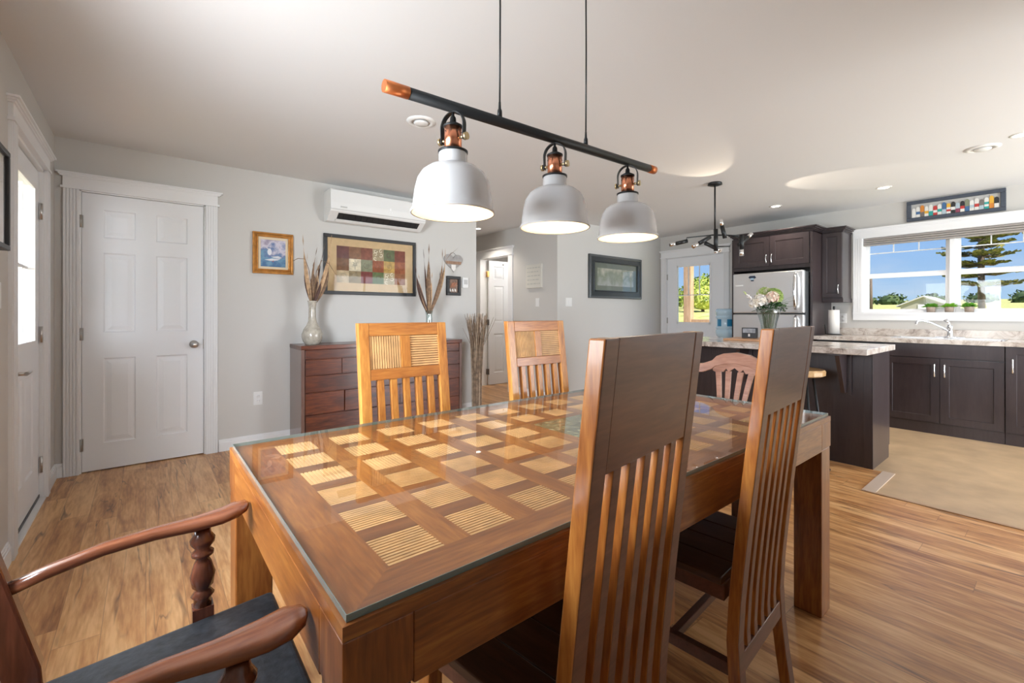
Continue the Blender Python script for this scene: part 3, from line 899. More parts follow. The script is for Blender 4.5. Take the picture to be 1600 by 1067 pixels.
# ------------------------------------------------------------------ carved chairs (ends of table)
def turned(mb, c, z0, z1, r=0.017):
    h = z1 - z0
    pr = [(0, 0), (0.9, 0), (0.9, .10), (1.2, .14), (0.8, .2), (0.75, .22), (1.1, .26), (1.3, .40), (0.9, .56), (0.62, .62), (1.15, .66), (1.15, .70), (0.7, .74), (1.25, .82), (1.3, .87), (0.9, .94), (0.8, 1.0), (0, 1.0)]
    return mb.mat(0, True).lathe([(a * r, z0 + b * h) for a, b in pr], c, 16)
def carved_chair(label, arms, crest_mat, post_mat):
    """faces +x; origin on floor under the rear posts"""
    t = thing('carved_chair' if not arms else 'carved_armchair', label, 'chair' if not arms else 'armchair')
    def bx(z): return 0.0 - 0.25 * max(0, z - 0.45) - (0.10 * (0.45 - z) if z < 0.45 else 0)
    for s in (-1, 1):
        mb = MB(); y0 = s * 0.235 - 0.018; y1 = y0 + 0.036
        zs = [0, 0.2, 0.40, 0.5, 0.6, 0.72, 0.84]
        n0 = len(mb.v)
        for z in zs:
            w = 0.026 if z > 0.3 else 0.02
            mb.v += [(bx(z) - w, y0, z), (bx(z) + w, y0, z), (bx(z) + w, y1, z), (bx(z) - w, y1, z)]
        for i in range(len(zs) - 1):
            for k in range(4):
                a = n0 + i * 4 + k; b = n0 + i * 4 + (k + 1) % 4
                mb.face((a, b, b + 4, a + 4))
        mb.face((n0 + 3, n0 + 2, n0 + 1, n0)); e = n0 + (len(zs) - 1) * 4; mb.face((e, e + 1, e + 2, e + 3))
        part('back_post', mb, post_mat, t, 0.005)
    # crest rail: camel-back outline in (y,z), swept with lean
    top = [(-0.26, 0.868), (-0.22, 0.876), (-0.17, 0.882), (-0.125, 0.900), (-0.105, 0.925), (-0.07, 0.940), (0, 0.950), (0.07, 0.940), (0.105, 0.925), (0.125, 0.900), (0.17, 0.882), (0.22, 0.876), (0.26, 0.868)]
    bot = [(-0.26, 0.822), (-0.22, 0.826), (-0.17, 0.832), (-0.125, 0.850), (-0.105, 0.868), (-0.07, 0.880), (0, 0.890), (0.07, 0.880), (0.105, 0.868), (0.125, 0.850), (0.17, 0.832), (0.22, 0.826), (0.26, 0.822)]
    mb = MB(); n0 = 0
    for (y, zt), (_, zb) in zip(top, bot):
        cv = 0.02 * (1 - (y / 0.26) ** 2)
        mb.v += [(bx(zb) - 0.015 - cv, y, zb), (bx(zb) + 0.013 - cv, y, zb), (bx(zt) + 0.013 - cv, y, zt), (bx(zt) - 0.015 - cv, y, zt)]
    for i in range(len(top) - 1):
        for k in range(4):
            a = i * 4 + k; b = i * 4 + (k + 1) % 4
            mb.face((a, b, b + 4, a + 4))
    mb.face((3, 2, 1, 0)); e = (len(top) - 1) * 4; mb.face((e, e + 1, e + 2, e + 3))
    part('crest_rail', mb, crest_mat, t, 0.004)
    # scalloped arch and fan of four slats
    outline = [(-0.115, 0.866), (-0.118, 0.846), (-0.10, 0.838), (-0.082, 0.846), (-0.06, 0.842), (-0.045, 0.862), (-0.03, 0.846), (0, 0.838 + 0.03), (0.03, 0.846), (0.045, 0.862), (0.06, 0.842), (0.082, 0.846), (0.10, 0.838), (0.118, 0.846), (0.115, 0.866), (0.07, 0.881), (0, 0.891), (-0.07, 0.881)]
    mb = MB().prism(outline, -0.006, 0.006, 'x')
    mb.v = [(x + bx(z) - 0.016, y, z) for x, y, z in mb.v]
    part('splat_arch', mb, crest_mat, t)
    for k, (yt, yb) in enumerate(((-0.088, -0.052), (-0.032, -0.018), (0.032, 0.018), (0.088, 0.052))):
        mb = MB(); n0 = 0
        for j in range(7):
            f = j / 6; z = 0.848 - f * (0.848 - 0.47)
            yy = yt + (yb - yt) * (1 - (1 - f) ** 2) ; w = 0.010 + 0.004 * abs(1 - 2 * f)
            mb.v += [(bx(z) - 0.022, yy - w, z), (bx(z) - 0.010, yy - w, z), (bx(z) - 0.010, yy + w, z), (bx(z) - 0.022, yy + w, z)]
        for i in range(6):
            for q in range(4):
                a = i * 4 + q; b = i * 4 + (q + 1) % 4
                mb.face((a, b, b + 4, a + 4))
        part('back_slat', mb, crest_mat, t)
    mb = MB().prism([(-0.03, -0.225), (0.40, -0.262), (0.40, 0.262), (-0.03, 0.225)], 0.385, 0.435, 'z')
    part('seat_frame', mb, post_mat, t, 0.004)
    mb = MB().prism([(-0.01, -0.212), (0.405, -0.257), (0.41, 0.257), (-0.01, 0.212)], 0.436, 0.478, 'z')
    part('seat_pad', mb, M['leather'], t, 0.014, label='black leather seat pad', seg=4)
    for s in (-1, 1):
        mb = MB().box(0.355, 0.395, s * 0.24 - 0.02, s * 0.24 + 0.02, 0.28, 0.385)
        turned(mb, (0.375, s * 0.24, 0), 0.0, 0.28, 0.02)
        part('front_leg', mb, post_mat, t)
        part('stretcher', MB().mat(0, True).tube([(-0.02, s * 0.225, 0.17), (0.17, s * 0.232, 0.17), (0.37, s * 0.238, 0.17)], [0.009, 0.014, 0.009], 10), post_mat, t)
        if arms:
            # spindle from seat frame to arm
            mb = MB().box(0.245, 0.285, s * 0.252 - 0.018, s * 0.252 + 0.018, 0.40, 0.50)
            turned(mb, (0.265, s * 0.252, 0), 0.50, 0.672, 0.019)
            part('arm_spindle', mb, post_mat, t, label='turned arm spindle')
            # arm: widening scroll
            st = [(-0.045, 0.650, 0.014, 0.012), (0.02, 0.669, 0.014, 0.012), (0.10, 0.686, 0.015, 0.012), (0.18, 0.691, 0.018, 0.012), (0.25, 0.689, 0.026, 0.013), (0.30, 0.692, 0.034, 0.013), (0.33, 0.698, 0.034, 0.013), (0.350, 0.702, 0.020, 0.011), (0.356, 0.703, 0.006, 0.006)]
            mb = MB(); mb.sm = True; n0 = 0; SEG = 12
            for i, (x, z, hw, hh) in enumerate(st):
                yc = s * (0.232 + (0.014 * max(0, (x - 0.15)) / 0.2 if x > 0.15 else 0) + 0.006)
                for k in range(SEG):
                    an = 2 * PI * k / SEG
                    cx, sx = math.cos(an), math.sin(an)
                    ry = math.copysign(abs(cx) ** 0.7, cx) * hw; rz = math.copysign(abs(sx) ** 0.7, sx) * hh
                    mb.v.append((x, yc + ry, z + rz))
            for i in range(len(st) - 1):
                for k in range(SEG):
                    a = i * SEG + k; b = i * SEG + (k + 1) % SEG
                    mb.face((a, b, b + SEG, a + SEG))
            mb.face(list(range(SEG))[::-1]); mb.face([(len(st) - 1) * SEG + k for k in range(SEG)])
            part('armrest', mb, M['mahog'], t)
    return t
ac = carved_chair('dark carved armchair with black leather seat at the near end of the table', True, M['mahog'], M['mahog_z'])
ac.location = (-0.165, 0.985, 0); ac.rotation_euler = (0, 0, 0.0)
ec = carved_chair('rosy wooden chair with scalloped arched crest at the far end of the table', False, M['rosy'], M['mahog_z'])
ec.location = (2.335, 1.12, 0); ec.rotation_euler = (0, 0, PI)

# ------------------------------------------------------------------ pendant track light
PY, PZ = 1.09, 1.75
pl = thing('pendant_light', 'black bar pendant light with three white dome shades over the table', 'lamp', (1.062, PY, ZC))
bL, bR = Vector((0.468, PY, 1.738)), Vector((1.656, PY, 1.762))
def onbar(x): return bL + (bR - bL) * ((x - bL.x) / (bR.x - bL.x))
part('track_bar', MB().mat(0, True).tube([onbar(0.535), onbar(1.617)], 0.0155, 16), M['blackm'], pl, 0, True)
part('end_cap', MB().mat(0, True).tube([onbar(0.468), onbar(0.5345)], 0.0162, 16), M['copper_end'], pl, 0, True, label='copper end cap')
part('end_cap', MB().mat(0, True).tube([onbar(1.6175), onbar(1.656)], 0.0162, 16), M['copper_end'], pl, 0, True, label='copper end cap')
for x in (0.838, 1.229):
    b0 = onbar(x)
    mb = MB().mat(0, True).tube([(x, PY, b0.z + 0.055), (x + 0.002, PY, 2.1), (x, PY, ZC - 0.02)], 0.0028, 8)
    mb.lathe([(0.0, 0.062), (0.0035, 0.060), (0.0045, 0.04), (0.007, 0.034), (0.008, 0.012), (0, 0.012)], (x, PY, b0.z), 12)
    part('hanging_cord', mb, M['blackm'], pl, 0, True)
part('ceiling_canopy', MB().mat(0, True).lathe([(0, 0), (0.05, 0), (0.055, -0.02), (0.05, -0.028), (0, -0.03)], (1.033, PY, ZC), 24).mat(0, False).box(0.8, 1.27, PY - 0.03, PY + 0.03, ZC - 0.02, ZC), M['blackm'], pl, 0, True)
YD = Vector((0.33, -0.944, 0))
for x in (0.672, 1.073, 1.474):
    b0 = onbar(x)
    c = (x, PY, b0.z)
    H = -0.302
    # shade: outer enamel skin and cream lining with thickness
    out = [(0.037, -0.128), (0.040, -0.133), (0.040, -0.160), (0.046, -0.165), (0.070, -0.173), (0.088, -0.187), (0.100, -0.208), (0.107, -0.238), (0.111, -0.268), (0.113, -0.289), (0.1175, -0.294), (0.1190, -0.298), (0.1175, -0.302), (0.114, -0.301)]
    mb = MB().mat(0, True).lathe(out, c, 48)
    mb.mat(1, True).lathe([(0.114, -0.301), (0.111, -0.294), (0.1085, -0.268), (0.104, -0.238), (0.097, -0.211), (0.085, -0.191), (0.066, -0.178), (0.040, -0.170), (0.02, -0.168), (0, -0.168)], c, 48)
    mb.mat(0, True).lathe([(0, -0.128), (0.037, -0.128)], c, 48)
    sh = part('lamp_shade', mb, [M['shade'], M['shade_in']], pl, 0, True, label='white dome shade')
    mb = MB().mat(0, True).lathe([(0, -0.0585), (0.0245, -0.0585), (0.0245, -0.1245), (0, -0.1245)], c, 24)
    mb.mat(1, False)
    for q in range(8):
        an = q * PI / 4
        mb.mat(1).ball((c[0] + 0.0245 * math.cos(an), c[1] + 0.0245 * math.sin(an), c[2] - 0.072), 0.0014, 6, 4)
    part('socket', mb, [M['copper'], M['slot']], sh, 0, True, label='copper socket')
    mb = MB().mat(0, True).lathe([(0, -0.1245), (0.042, -0.1245), (0.042, -0.130), (0, -0.130)], c, 28)
    part('socket_collar', mb, M['blackm'], sh, 0, True)
    mb = MB().mat(0, True).lathe([(0, -0.058), (0.027, -0.058), (0.027, -0.053), (0.015, -0.046), (0.009, -0.044), (0.008, -0.030), (0.004, -0.024), (0.003, -0.012), (0, -0.012)], c, 24)
    part('socket_cap', mb, M['blackm'], sh, 0, True)
    # yoke strap
    mb = MB(); n = 18; n0 = 0
    side = Vector((YD.y, -YD.x, 0))
    path = []
    for k in range(n + 1):
        an = PI * k / n
        path.append((math.cos(an) * 0.0385, -0.056 + math.sin(an) * 0.040))
    path = [(0.037, -0.098)] + path + [(-0.037, -0.098)]
    for (r_, z_) in path:
        nr = 0.0015
        base = Vector(c) + YD * r_ + Vector((0, 0, z_))
        d = Vector((r_, 0, z_ + 0.056)); 
        rad = (YD * (r_ / 0.0385) + Vector((0, 0, max(0, (z_ + 0.056) / 0.04)))).normalized()
        for sw, rr in ((-0.0075, 0), (0.0075, 0), (0.0075, 0.0025), (-0.0075, 0.0025)):
            mb.v.append(tuple(base + side * sw + rad * rr))
    for i in range(len(path) - 1):
        for q in range(4):
            a = i * 4 + q; b = i * 4 + (q + 1) % 4
            mb.face((a, b, b + 4, a + 4))
    mb.face((3, 2, 1, 0)); e = (len(path) - 1) * 4; mb.face((e, e + 1, e + 2, e + 3))
    part('yoke', mb, M['blackm'], sh, 0, True)
    for s in (-1, 1):
        p0 = Vector(c) + YD * (s * 0.0245) + Vector((0, 0, -0.09))
        p1 = Vector(c) + YD * (s * 0.042) + Vector((0, 0, -0.09))
        p2 = Vector(c) + YD * (s * 0.050) + Vector((0, 0, -0.09))
        part('thumb_screw', MB().mat(0, True).tube([p0, p1], 0.0045, 10).tube([p1, p2], 0.0105, 14), M['brass'], sh, 0, True)
    mb = MB().mat(0, True).lathe([(0, -0.168), (0.014, -0.17), (0.014, -0.186), (0.024, -0.200), (0.028, -0.216), (0.024, -0.232), (0.012, -0.242), (0, -0.244)], c, 20)
    part('bulb', mb, M['bulb'], sh, 0, True, label='lit warm bulb')
    lamp('pendant_lamp', 'POINT', (c[0], c[1], c[2] - 0.275), (0, 0, 0), 1.1, (1.0, 0.90, 0.76), shadow_soft_size=0.028)

# ------------------------------------------------------------------ chandelier over the island
ch = thing('chandelier', 'black branching chandelier with tilted tube spotlights above the island', 'chandelier', (4.226, 2.118, ZC))
CX, CY = 4.226, 2.118
part('canopy', MB().mat(0, True).lathe([(0, 0), (0.062, 0), (0.066, -0.018), (0.03, -0.03), (0, -0.03)], (CX, CY, ZC), 24), M['blackm'], ch, 0, True)
part('stem', MB().mat(0, True).tube([(CX, CY, ZC - 0.03), (CX, CY, 1.955)], 0.0075, 10), M['blackm'], ch, 0, True)
RX = Vector((0.7758, -0.6310, 0)); FW = Vector((0.6310, 0.7758, 0))
def tubelight(p, q, sub_tip=0.3, r=0.019):
    p, q = Vector(p), Vector(q)
    d = (q - p)
    tipend = p + d * (1 - sub_tip)
    t = part('spot_tube', MB().mat(0, True).tube([p, tipend], r, 14), M['blackm'], ch, 0, True)
    part('tube_tip', MB().mat(0, True).tube([tipend, q], r * 0.94, 14), M['chrome'], t, 0, True, label='chrome tip')
def cpt(a, b, z):     # a: metres right, b: metres forward of the stem
    v = Vector((CX, CY, 0)) + RX * a + FW * b
    return (v.x, v.y, z)
tubelight(cpt(0, -0.02, 1.965), cpt(0, -0.02, 1.735), 0.1)
tubelight(cpt(-0.225, 0.10, 1.872), cpt(-0.39, 0.12, 1.835), 0.35)
tubelight(cpt(-0.10, -0.12, 1.872), cpt(-0.275, -0.16, 1.775), 0.35)
tubelight(cpt(0.068, -0.06, 1.872), cpt(0.030, -0.05, 2.05), 0.34)
tubelight(cpt(0.205, -0.10, 1.895), cpt(0.205, -0.10, 1.70), 0.32)
tubelight(cpt(0.235, 0.02, 1.82), cpt(0.385, 0.06, 1.935), 0.3)
tubelight(cpt(-0.05, 0.10, 1.85), cpt(0.05, -0.02, 1.758), 0.3)
for pts in ([cpt(0, 0, 1.915), cpt(-0.24, 0.08, 1.90), cpt(-0.24, 0.08, 1.875)], [cpt(0, 0, 1.915), cpt(0.20, -0.04, 1.90), cpt(0.34, 0.08, 1.905)],
            [cpt(0, 0, 1.80), cpt(-0.14, -0.1, 1.815)], [cpt(0, 0, 1.80), cpt(0.20, 0.12, 1.822)], [cpt(0.13, -0.03, 1.905), cpt(0.205, -0.10, 1.86)], [cpt(0.2, -0.03, 1.90), cpt(0.25, 0.02, 1.84)], [cpt(0, 0, 1.91), cpt(0.062, -0.06, 1.90)]):
    part('arm', MB().mat(0, True).tube(pts, 0.006, 8), M['blackm'], ch, 0, True)
lamp('chandelier_uplight', 'SPOT', cpt(0.028, -0.05, 2.07), (3.66, 1.97, 2.41), 4, (1.0, 0.82, 0.60), spot_size=math.radians(48), spot_blend=0.25, shadow_soft_size=0.012)
lamp('chandelier_uplight', 'SPOT', cpt(0.40, 0.065, 1.95), (4.98, 1.38, 2.41), 4.5, (1.0, 0.85, 0.66), spot_size=math.radians(48), spot_blend=0.25, shadow_soft_size=0.012)

# ------------------------------------------------------------------ ceiling fixtures
M['downglow'] = solid('downlight_lens', (1, 1, 1), 0.5, emit=(1.0, 0.90, 0.76), estr=6)
for x, y, lb, pw in ((5.676, 1.137, 'round recessed downlight over the sink end of the island', 16), (5.68, 2.126, 'round recessed downlight in front of the fridge', 12), (4.745, 0.189, 'round recessed downlight at the right edge of the ceiling', 16), (3.78, 5.45, 'round recessed downlight in the hall ceiling', 15)):
    t = thing('downlight', lb, 'ceiling light', (x, y, ZC), 0, 'recessed downlights')
    part('trim_ring', MB().mat(0, True).lathe([(0.045, -0.001), (0.048, -0.006), (0.062, -0.004), (0.066, 0.0)], (0, 0, 0), 28), M['plastic'], t)
    part('lens', MB().mat(0, True).lathe([(0, -0.002), (0.044, -0.002), (0.046, 0)], (0, 0, 0), 24), M['downglow'], t)
    lamp('downlight_lamp', 'SPOT', (x, y, ZC - 0.02), (x, y, 0), pw, (1.0, 0.90, 0.78), spot_size=math.radians(130), spot_blend=0.6, shadow_soft_size=0.05)
for x, y, r, lb in ((1.39, 2.647, 0.093, 'round white ceiling vent beside the pendant light'), (4.894, 0.396, 0.10, 'round white ceiling vent nearest the kitchen window')):
    t = thing('ceiling_vent', lb, 'vent', (x, y, ZC), 0, 'round ceiling vents')
    part('outer_ring', MB().mat(0, True).lathe([(r * 0.62, 0.0), (r * 0.66, -0.010), (r * 0.80, -0.012), (r, -0.004), (r, 0)], (0, 0, 0), 36), M['plastic'], t)
    part('centre_disc', MB().mat(0, True).lathe([(0, -0.020), (r * 0.42, -0.020), (r * 0.50, -0.014), (r * 0.48, -0.006), (0, -0.004)], (0, 0, 0), 32), M['plastic'], t)

# ------------------------------------------------------------------ things on the back wall
acu = thing('heat_pump', 'white wall-mounted heat pump unit above the patchwork picture', 'air conditioner', (1.815, YB, 2.04))
mb = MB()
sec = [(0, 0.0), (-0.085, 0.0), (-0.195, 0.078), (-0.208, 0.105), (-0.21, 0.16), (-0.205, 0.275), (-0.185, 0.288), (0, 0.288)]
mb.prism(sec, -0.49, 0.49, 'x')
part('casing', mb, M['plastic'], acu, 0.006)
def slope_pt(x, f, d):      # f along the lower slope (0 = back), d = distance outward
    y, z = -0.085 - 0.11 * f, 0.078 * f
    return (x, y - 0.578 * d, z - 0.816 * d)
def slope_box(mb, x0, x1, f0, f1, d0, d1):
    mb.hexa([slope_pt(x0, f0, d0), slope_pt(x1, f0, d0), slope_pt(x1, f1, d0), slope_pt(x0, f1, d0), slope_pt(x0, f0, d1), slope_pt(x1, f0, d1), slope_pt(x1, f1, d1), slope_pt(x0, f1, d1)])
mb = MB(); slope_box(mb, -0.41, 0.43, 0.26, 0.88, -0.01, 0.0012)
part('outlet_slot', mb, M['slot'], acu)
for k in range(14):
    x = -0.36 + k * 0.058
    mb = MB(); slope_box(mb, x, x + 0.003, 0.3, 0.84, 0.0013, 0.004)
    part('vane', mb, M['blackm'], acu)
mb = MB(); slope_box(mb, -0.42, 0.44, 0.08, 0.32, 0.004, 0.009)
part('louvre', mb, M['plastic'], acu, 0.001)
part('panel_seam', MB().box(-0.49, 0.49, -0.2085, -0.2, 0.094, 0.098), M['plastic2'], acu)
part('logo_plate', MB().box(-0.40, -0.34, -0.2135, -0.205, 0.115, 0.128), M['plastic2'], acu)
part('display', MB().box(0.085, 0.10, -0.2125, -0.205, 0.150, 0.175).box(0.08, 0.09, -0.2125, -0.205, 0.13, 0.14).box(0.1, 0.11, -0.2125, -0.205, 0.13, 0.14), solid('display_white', (0.95, 0.95, 0.95), 0.3), acu)

def frame(t, w, h, fw, mats, depth=0.025, lip=None):
    """rect frame, local front -y, origin at centre of the back"""
    mb = MB()
    for a, b, c, d in ((-w / 2, w / 2, h / 2 - fw, h / 2), (-w / 2, w / 2, -h / 2, -h / 2 + fw), (-w / 2, -w / 2 + fw, -h / 2 + fw, h / 2 - fw), (w / 2 - fw, w / 2, -h / 2 + fw, h / 2 - fw)):
        mb.box(a, b, -depth, 0, c, d)
    part('frame', mb, mats, t, 0.003)
    if lip:
        mb = MB(); f2 = fw * lip
        for a, b, c, d in ((-w / 2 + f2, w / 2 - f2, h / 2 - f2 - 0.012, h / 2 - f2), (-w / 2 + f2, w / 2 - f2, -h / 2 + f2, -h / 2 + f2 + 0.012), (-w / 2 + f2, -w / 2 + f2 + 0.012, -h / 2 + f2, h / 2 - f2), (w / 2 - f2 - 0.012, w / 2 - f2, -h / 2 + f2, h / 2 - f2)):
            mb.box(a, b, -depth - 0.006, -depth + 0.002, c, d)
        part('frame_moulding', mb, mats, t, 0.003)

# patchwork picture
pc = thing('framed_picture', 'black-framed picture of eighteen coloured squares under the heat pump', 'picture', (1.80, YB, 1.64))
frame(pc, 0.965, 0.585, 0.034, M['black'])
tan = solid('tan_mat', (0.56, 0.40, 0.22), 0.8, noise=0.06, nscale=30)
part('mat_board', MB().box(-0.46, 0.46, -0.012, -0.002, -0.27, 0.27), tan, pc)
cols = [(0.13, 0.05, 0.045), (0.22, 0.11, 0.06), (0.20, 0.07, 0.045), (0.34, 0.27, 0.16), (0.11, 0.13, 0.06), (0.18, 0.05, 0.03),
        (0.17, 0.08, 0.04), (0.62, 0.55, 0.40), (0.20, 0.21, 0.13), (0.26, 0.07, 0.025), (0.46, 0.29, 0.08), (0.27, 0.08, 0.03),
        (0.48, 0.38, 0.24), (0.26, 0.20, 0.11), (0.17, 0.03, 0.025), (0.10, 0.14, 0.05), (0.40, 0.33, 0.2), (0.26, 0.10, 0.04)]
pm = [solid('picture_square_%d' % i, c, 0.8, noise=0.25, nscale=28) for i, c in enumerate(cols)]
pm.append(solid('scroll_dark', (0.14, 0.09, 0.06), 0.8)); pm.append(solid('scroll_light', (0.70, 0.63, 0.48), 0.8)); pm.append(solid('scroll_grey', (0.30, 0.28, 0.22), 0.8))
mb = MB(); sq = 0.120; X0 = -0.36; Z0 = 0.185
def pxz(i, j): return X0 + i * sq, Z0 - j * sq
for j in range(3):
    for i in range(6):
        x, z = pxz(i, j)
        mb.mat(j * 6 + i).box(x, x + sq, -0.0135, -0.0125, z - sq, z)
def scroll(mb, cx, cz, r, turns, mi, w=0.004, ph=0.0, sgn=1):
    mb.mat(mi)
    pts = []
    for k in range(16):
        f = k / 15; an = ph + sgn * turns * 2 * PI * f; rr = r * (1 - 0.8 * f)
        pts.append((cx + rr * math.cos(an), -0.0142, cz + rr * math.sin(an)))
    mb.tube(pts, [w * (1 - 0.5 * k / 15) for k in range(16)], 6)
for (i, j, mi) in ((3, 0, 19), (4, 2, 19)):
    x, z = pxz(i, j)
    for q in range(5):
        scroll(mb, x + 0.03 + 0.06 * (q % 2), z - 0.022 - 0.038 * (q // 2), 0.022, 0.9, mi, 0.0055, q * 1.3, 1 if q % 2 else -1)
x, z = pxz(1, 1)     # fleur emblem
mb.mat(20).box(x + 0.057, x + 0.063, -0.0145, -0.0135, z - 0.105, z - 0.012)
for s in (-1, 1): scroll(mb, x + 0.06 + s * 0.022, z - 0.052, 0.018, 0.5, 20, 0.004, PI / 2, s)
mb.box(x + 0.038, x + 0.082, -0.0145, -0.0135, z - 0.066, z - 0.060)
for (i, j) in ((1, 2), (2, 1), (0, 2), (3, 1), (4, 1)):
    x, z = pxz(i, j); scroll(mb, x + 0.06, z - 0.06, 0.035, 1.4, 20 if (i, j) in ((0, 2), (1, 2)) else 18, 0.0018, i)
for (i, j) in ((4, 0), (3, 2)):
    x, z = pxz(i, j); scroll(mb, x + 0.06, z - 0.06, 0.03, 1.1, 18, 0.004, 2 * i)
part('patchwork_print', mb, pm, pc)
part('picture_glass', MB().box(-0.45, 0.45, -0.019, -0.0175, -0.262, 0.262), M['pglass'], pc)

# swan painting: plain generic seascape with bird
sp = thing('framed_picture', 'small gold-framed painting of a white bird over blue water', 'picture', (0.884, YB, 1.698))
mb = MB()
W, Hh = 0.326, 0.366
for k, (ins, d0, dd) in enumerate(((0.0, 0.030, 0.016), (0.016, 0.022, 0.014), (0.030, 0.034, 0.012))):
    a = ins; bq = ins + dd
    mb.box(-W / 2 + a, W / 2 - a, -d0, 0, Hh / 2 - bq, Hh / 2 - a).box(-W / 2 + a, W / 2 - a, -d0, 0, -Hh / 2 + a, -Hh / 2 + bq)
    mb.box(-W / 2 + a, -W / 2 + bq, -d0, 0, -Hh / 2 + bq, Hh / 2 - bq).box(W / 2 - bq, W / 2 - a, -d0, 0, -Hh / 2 + bq, Hh / 2 - bq)
part('frame', mb, M['gold'], sp, 0.003, label='gold frame')
part('liner', MB().box(-0.122, 0.122, -0.018, -0.002, -0.142, 0.142), solid('cream_liner', (0.72, 0.60, 0.42), 0.6), sp)
m, nt, b = new_mat('seascape_paint')
tc = nt.nodes.new('ShaderNodeTexCoord'); sx = nt.nodes.new('ShaderNodeSeparateXYZ'); nz = nt.nodes.new('ShaderNodeTexNoise')
nz.inputs['Scale'].default_value = 16; nz.inputs['Detail'].default_value = 5
nt.links.new(tc.outputs['Object'], sx.inputs[0]); nt.links.new(tc.outputs['Object'], nz.inputs['Vector'])
ma = nt.nodes.new('ShaderNodeMath'); ma.operation = 'MULTIPLY_ADD'; ma.inputs[1].default_value = 2.4; nt.links.new(sx.outputs[2], ma.inputs[0]); nt.links.new(nz.outputs['Fac'], ma.inputs[2])
r = nt.nodes.new('ShaderNodeValToRGB'); r.color_ramp.elements[0].position = 0.2; r.color_ramp.elements[0].color = (0.06, 0.15, 0.30, 1)
r.color_ramp.elements[1].position = 0.85; r.color_ramp.elements[1].color = (0.33, 0.28, 0.38, 1)
for p_, c_ in ((0.38, (0.16, 0.32, 0.45, 1)), (0.5, (0.12, 0.18, 0.36, 1)), (0.68, (0.62, 0.58, 0.66, 1))):
    e = r.color_ramp.elements.new(p_); e.color = c_
nt.links.new(ma.outputs[0], r.inputs[0]); nt.links.new(r.outputs[0], b.inputs['Base Color']); b.inputs['Roughness'].default_value = 0.5
mb = MB().box(-0.10, 0.10, -0.0195, -0.0175, -0.12, 0.12)
mb.mat(1, True).ball((-0.03, -0.020, 0.012), 0.02, 12, 8, (0.9, 0.12, 1.5))
mb.tube([(-0.036, -0.021, 0.032), (-0.05, -0.021, 0.045), (-0.066, -0.021, 0.052)], [0.006, 0.004, 0.003], 6)
mb.prism([(-0.07, -0.06), (-0.01, -0.045), (0.06, -0.045), (0.03, -0.062), (-0.02, -0.070)], -0.0215, -0.0195, 'y')
mb.prism([(-0.02, -0.03), (0.04, -0.02), (0.07, -0.035), (0.05, -0.044), (0.0, -0.038)], -0.0215, -0.0195, 'y')
mb.mat(2).prism([(-0.01, -0.07), (0.004, -0.064), (0.0, -0.078)], -0.0217, -0.0195, 'y')
part('painting', mb, [m, solid('paint_white', (0.75, 0.76, 0.82), 0.5), solid('paint_red', (0.4, 0.05, 0.08), 0.5)], sp)

# heart sign
hs = thing('heart_sign', 'grey wooden heart sign with brown band hanging above the small black frame', 'wall sign', (2.765, YB, 1.762))
pts = []
for k in range(40):
    t_ = 2 * PI * k / 40
    hx = 16 * math.sin(t_) ** 3; hz = 13 * math.cos(t_) - 5 * math.cos(2 * t_) - 2 * math.cos(3 * t_) - math.cos(4 * t_)
    pts.append((hx * 0.0078, hz * 0.0070))
part('board', MB().prism(pts, -0.016, -0.004, 'y'), solid('grey_wash_wood', (0.36, 0.34, 0.33), 0.7, noise=0.15, nscale=30), hs)
part('band', MB().prism([(-0.108, 0.004), (0.108, 0.004), (0.098, -0.030), (-0.098, -0.030)], -0.019, -0.0165, 'y'), solid('brown_band', (0.33, 0.20, 0.13), 0.7, noise=0.3, nscale=50), hs, label='brown band')
part('white_tag', MB().prism([(-0.030, -0.035), (0.030, -0.035), (0.028, -0.085), (0, -0.115), (-0.028, -0.085)], -0.019, -0.0165, 'y'), M['paper'], hs)
mb = MB().mat(0, True).tube([(-0.07, -0.012, 0.055), (-0.03, -0.014, 0.10), (0.0, -0.014, 0.105), (0.05, -0.012, 0.065)], 0.0018, 6)
part('hanging_wire', mb, M['blackm'], hs)

# little black frame and thermostat
lf = thing('framed_picture', 'little black box frame with a brown leaf picture under the heart sign', 'picture', (2.765, YB, 1.482))
frame(lf, 0.185, 0.222, 0.034, M['black'], 0.03)
mb = MB().box(-0.062, 0.062, -0.012, -0.002, -0.08, 0.08)
mb.mat(1)
for k in range(5):
    mb.tube([(-0.04 + 0.012 * k, -0.014, -0.02), (-0.02 + 0.015 * k, -0.014, 0.02 + 0.008 * (k % 3)), (0.0 + 0.012 * k, -0.014, 0.045 - 0.012 * (k % 2))], [0.002, 0.008, 0.001], 6)
mb.mat(2)
for k in range(3): mb.prism([(-0.05 + 0.034 * k, -0.065), (-0.03 + 0.034 * k, -0.065), (-0.038 + 0.034 * k, -0.035), (-0.053 + 0.034 * k, -0.035)], -0.0145, -0.0122, 'y')
part('picture_print', mb, [solid('brown_print', (0.26, 0.17, 0.13), 0.7, noise=0.5, nscale=60), solid('leaf_print', (0.45, 0.20, 0.12), 0.7), M['paper']], lf)
th = thing('thermostat', 'small white thermostat beside the little black frame', 'thermostat', (2.93, YB, 1.525))
part('body', MB().box(-0.042, 0.042, -0.022, 0, -0.062, 0.062), M['plastic'], th, 0.006)
part('screen', MB().box(-0.025, 0.025, -0.024, -0.0222, -0.02, 0.035), M['plastic2'], th)

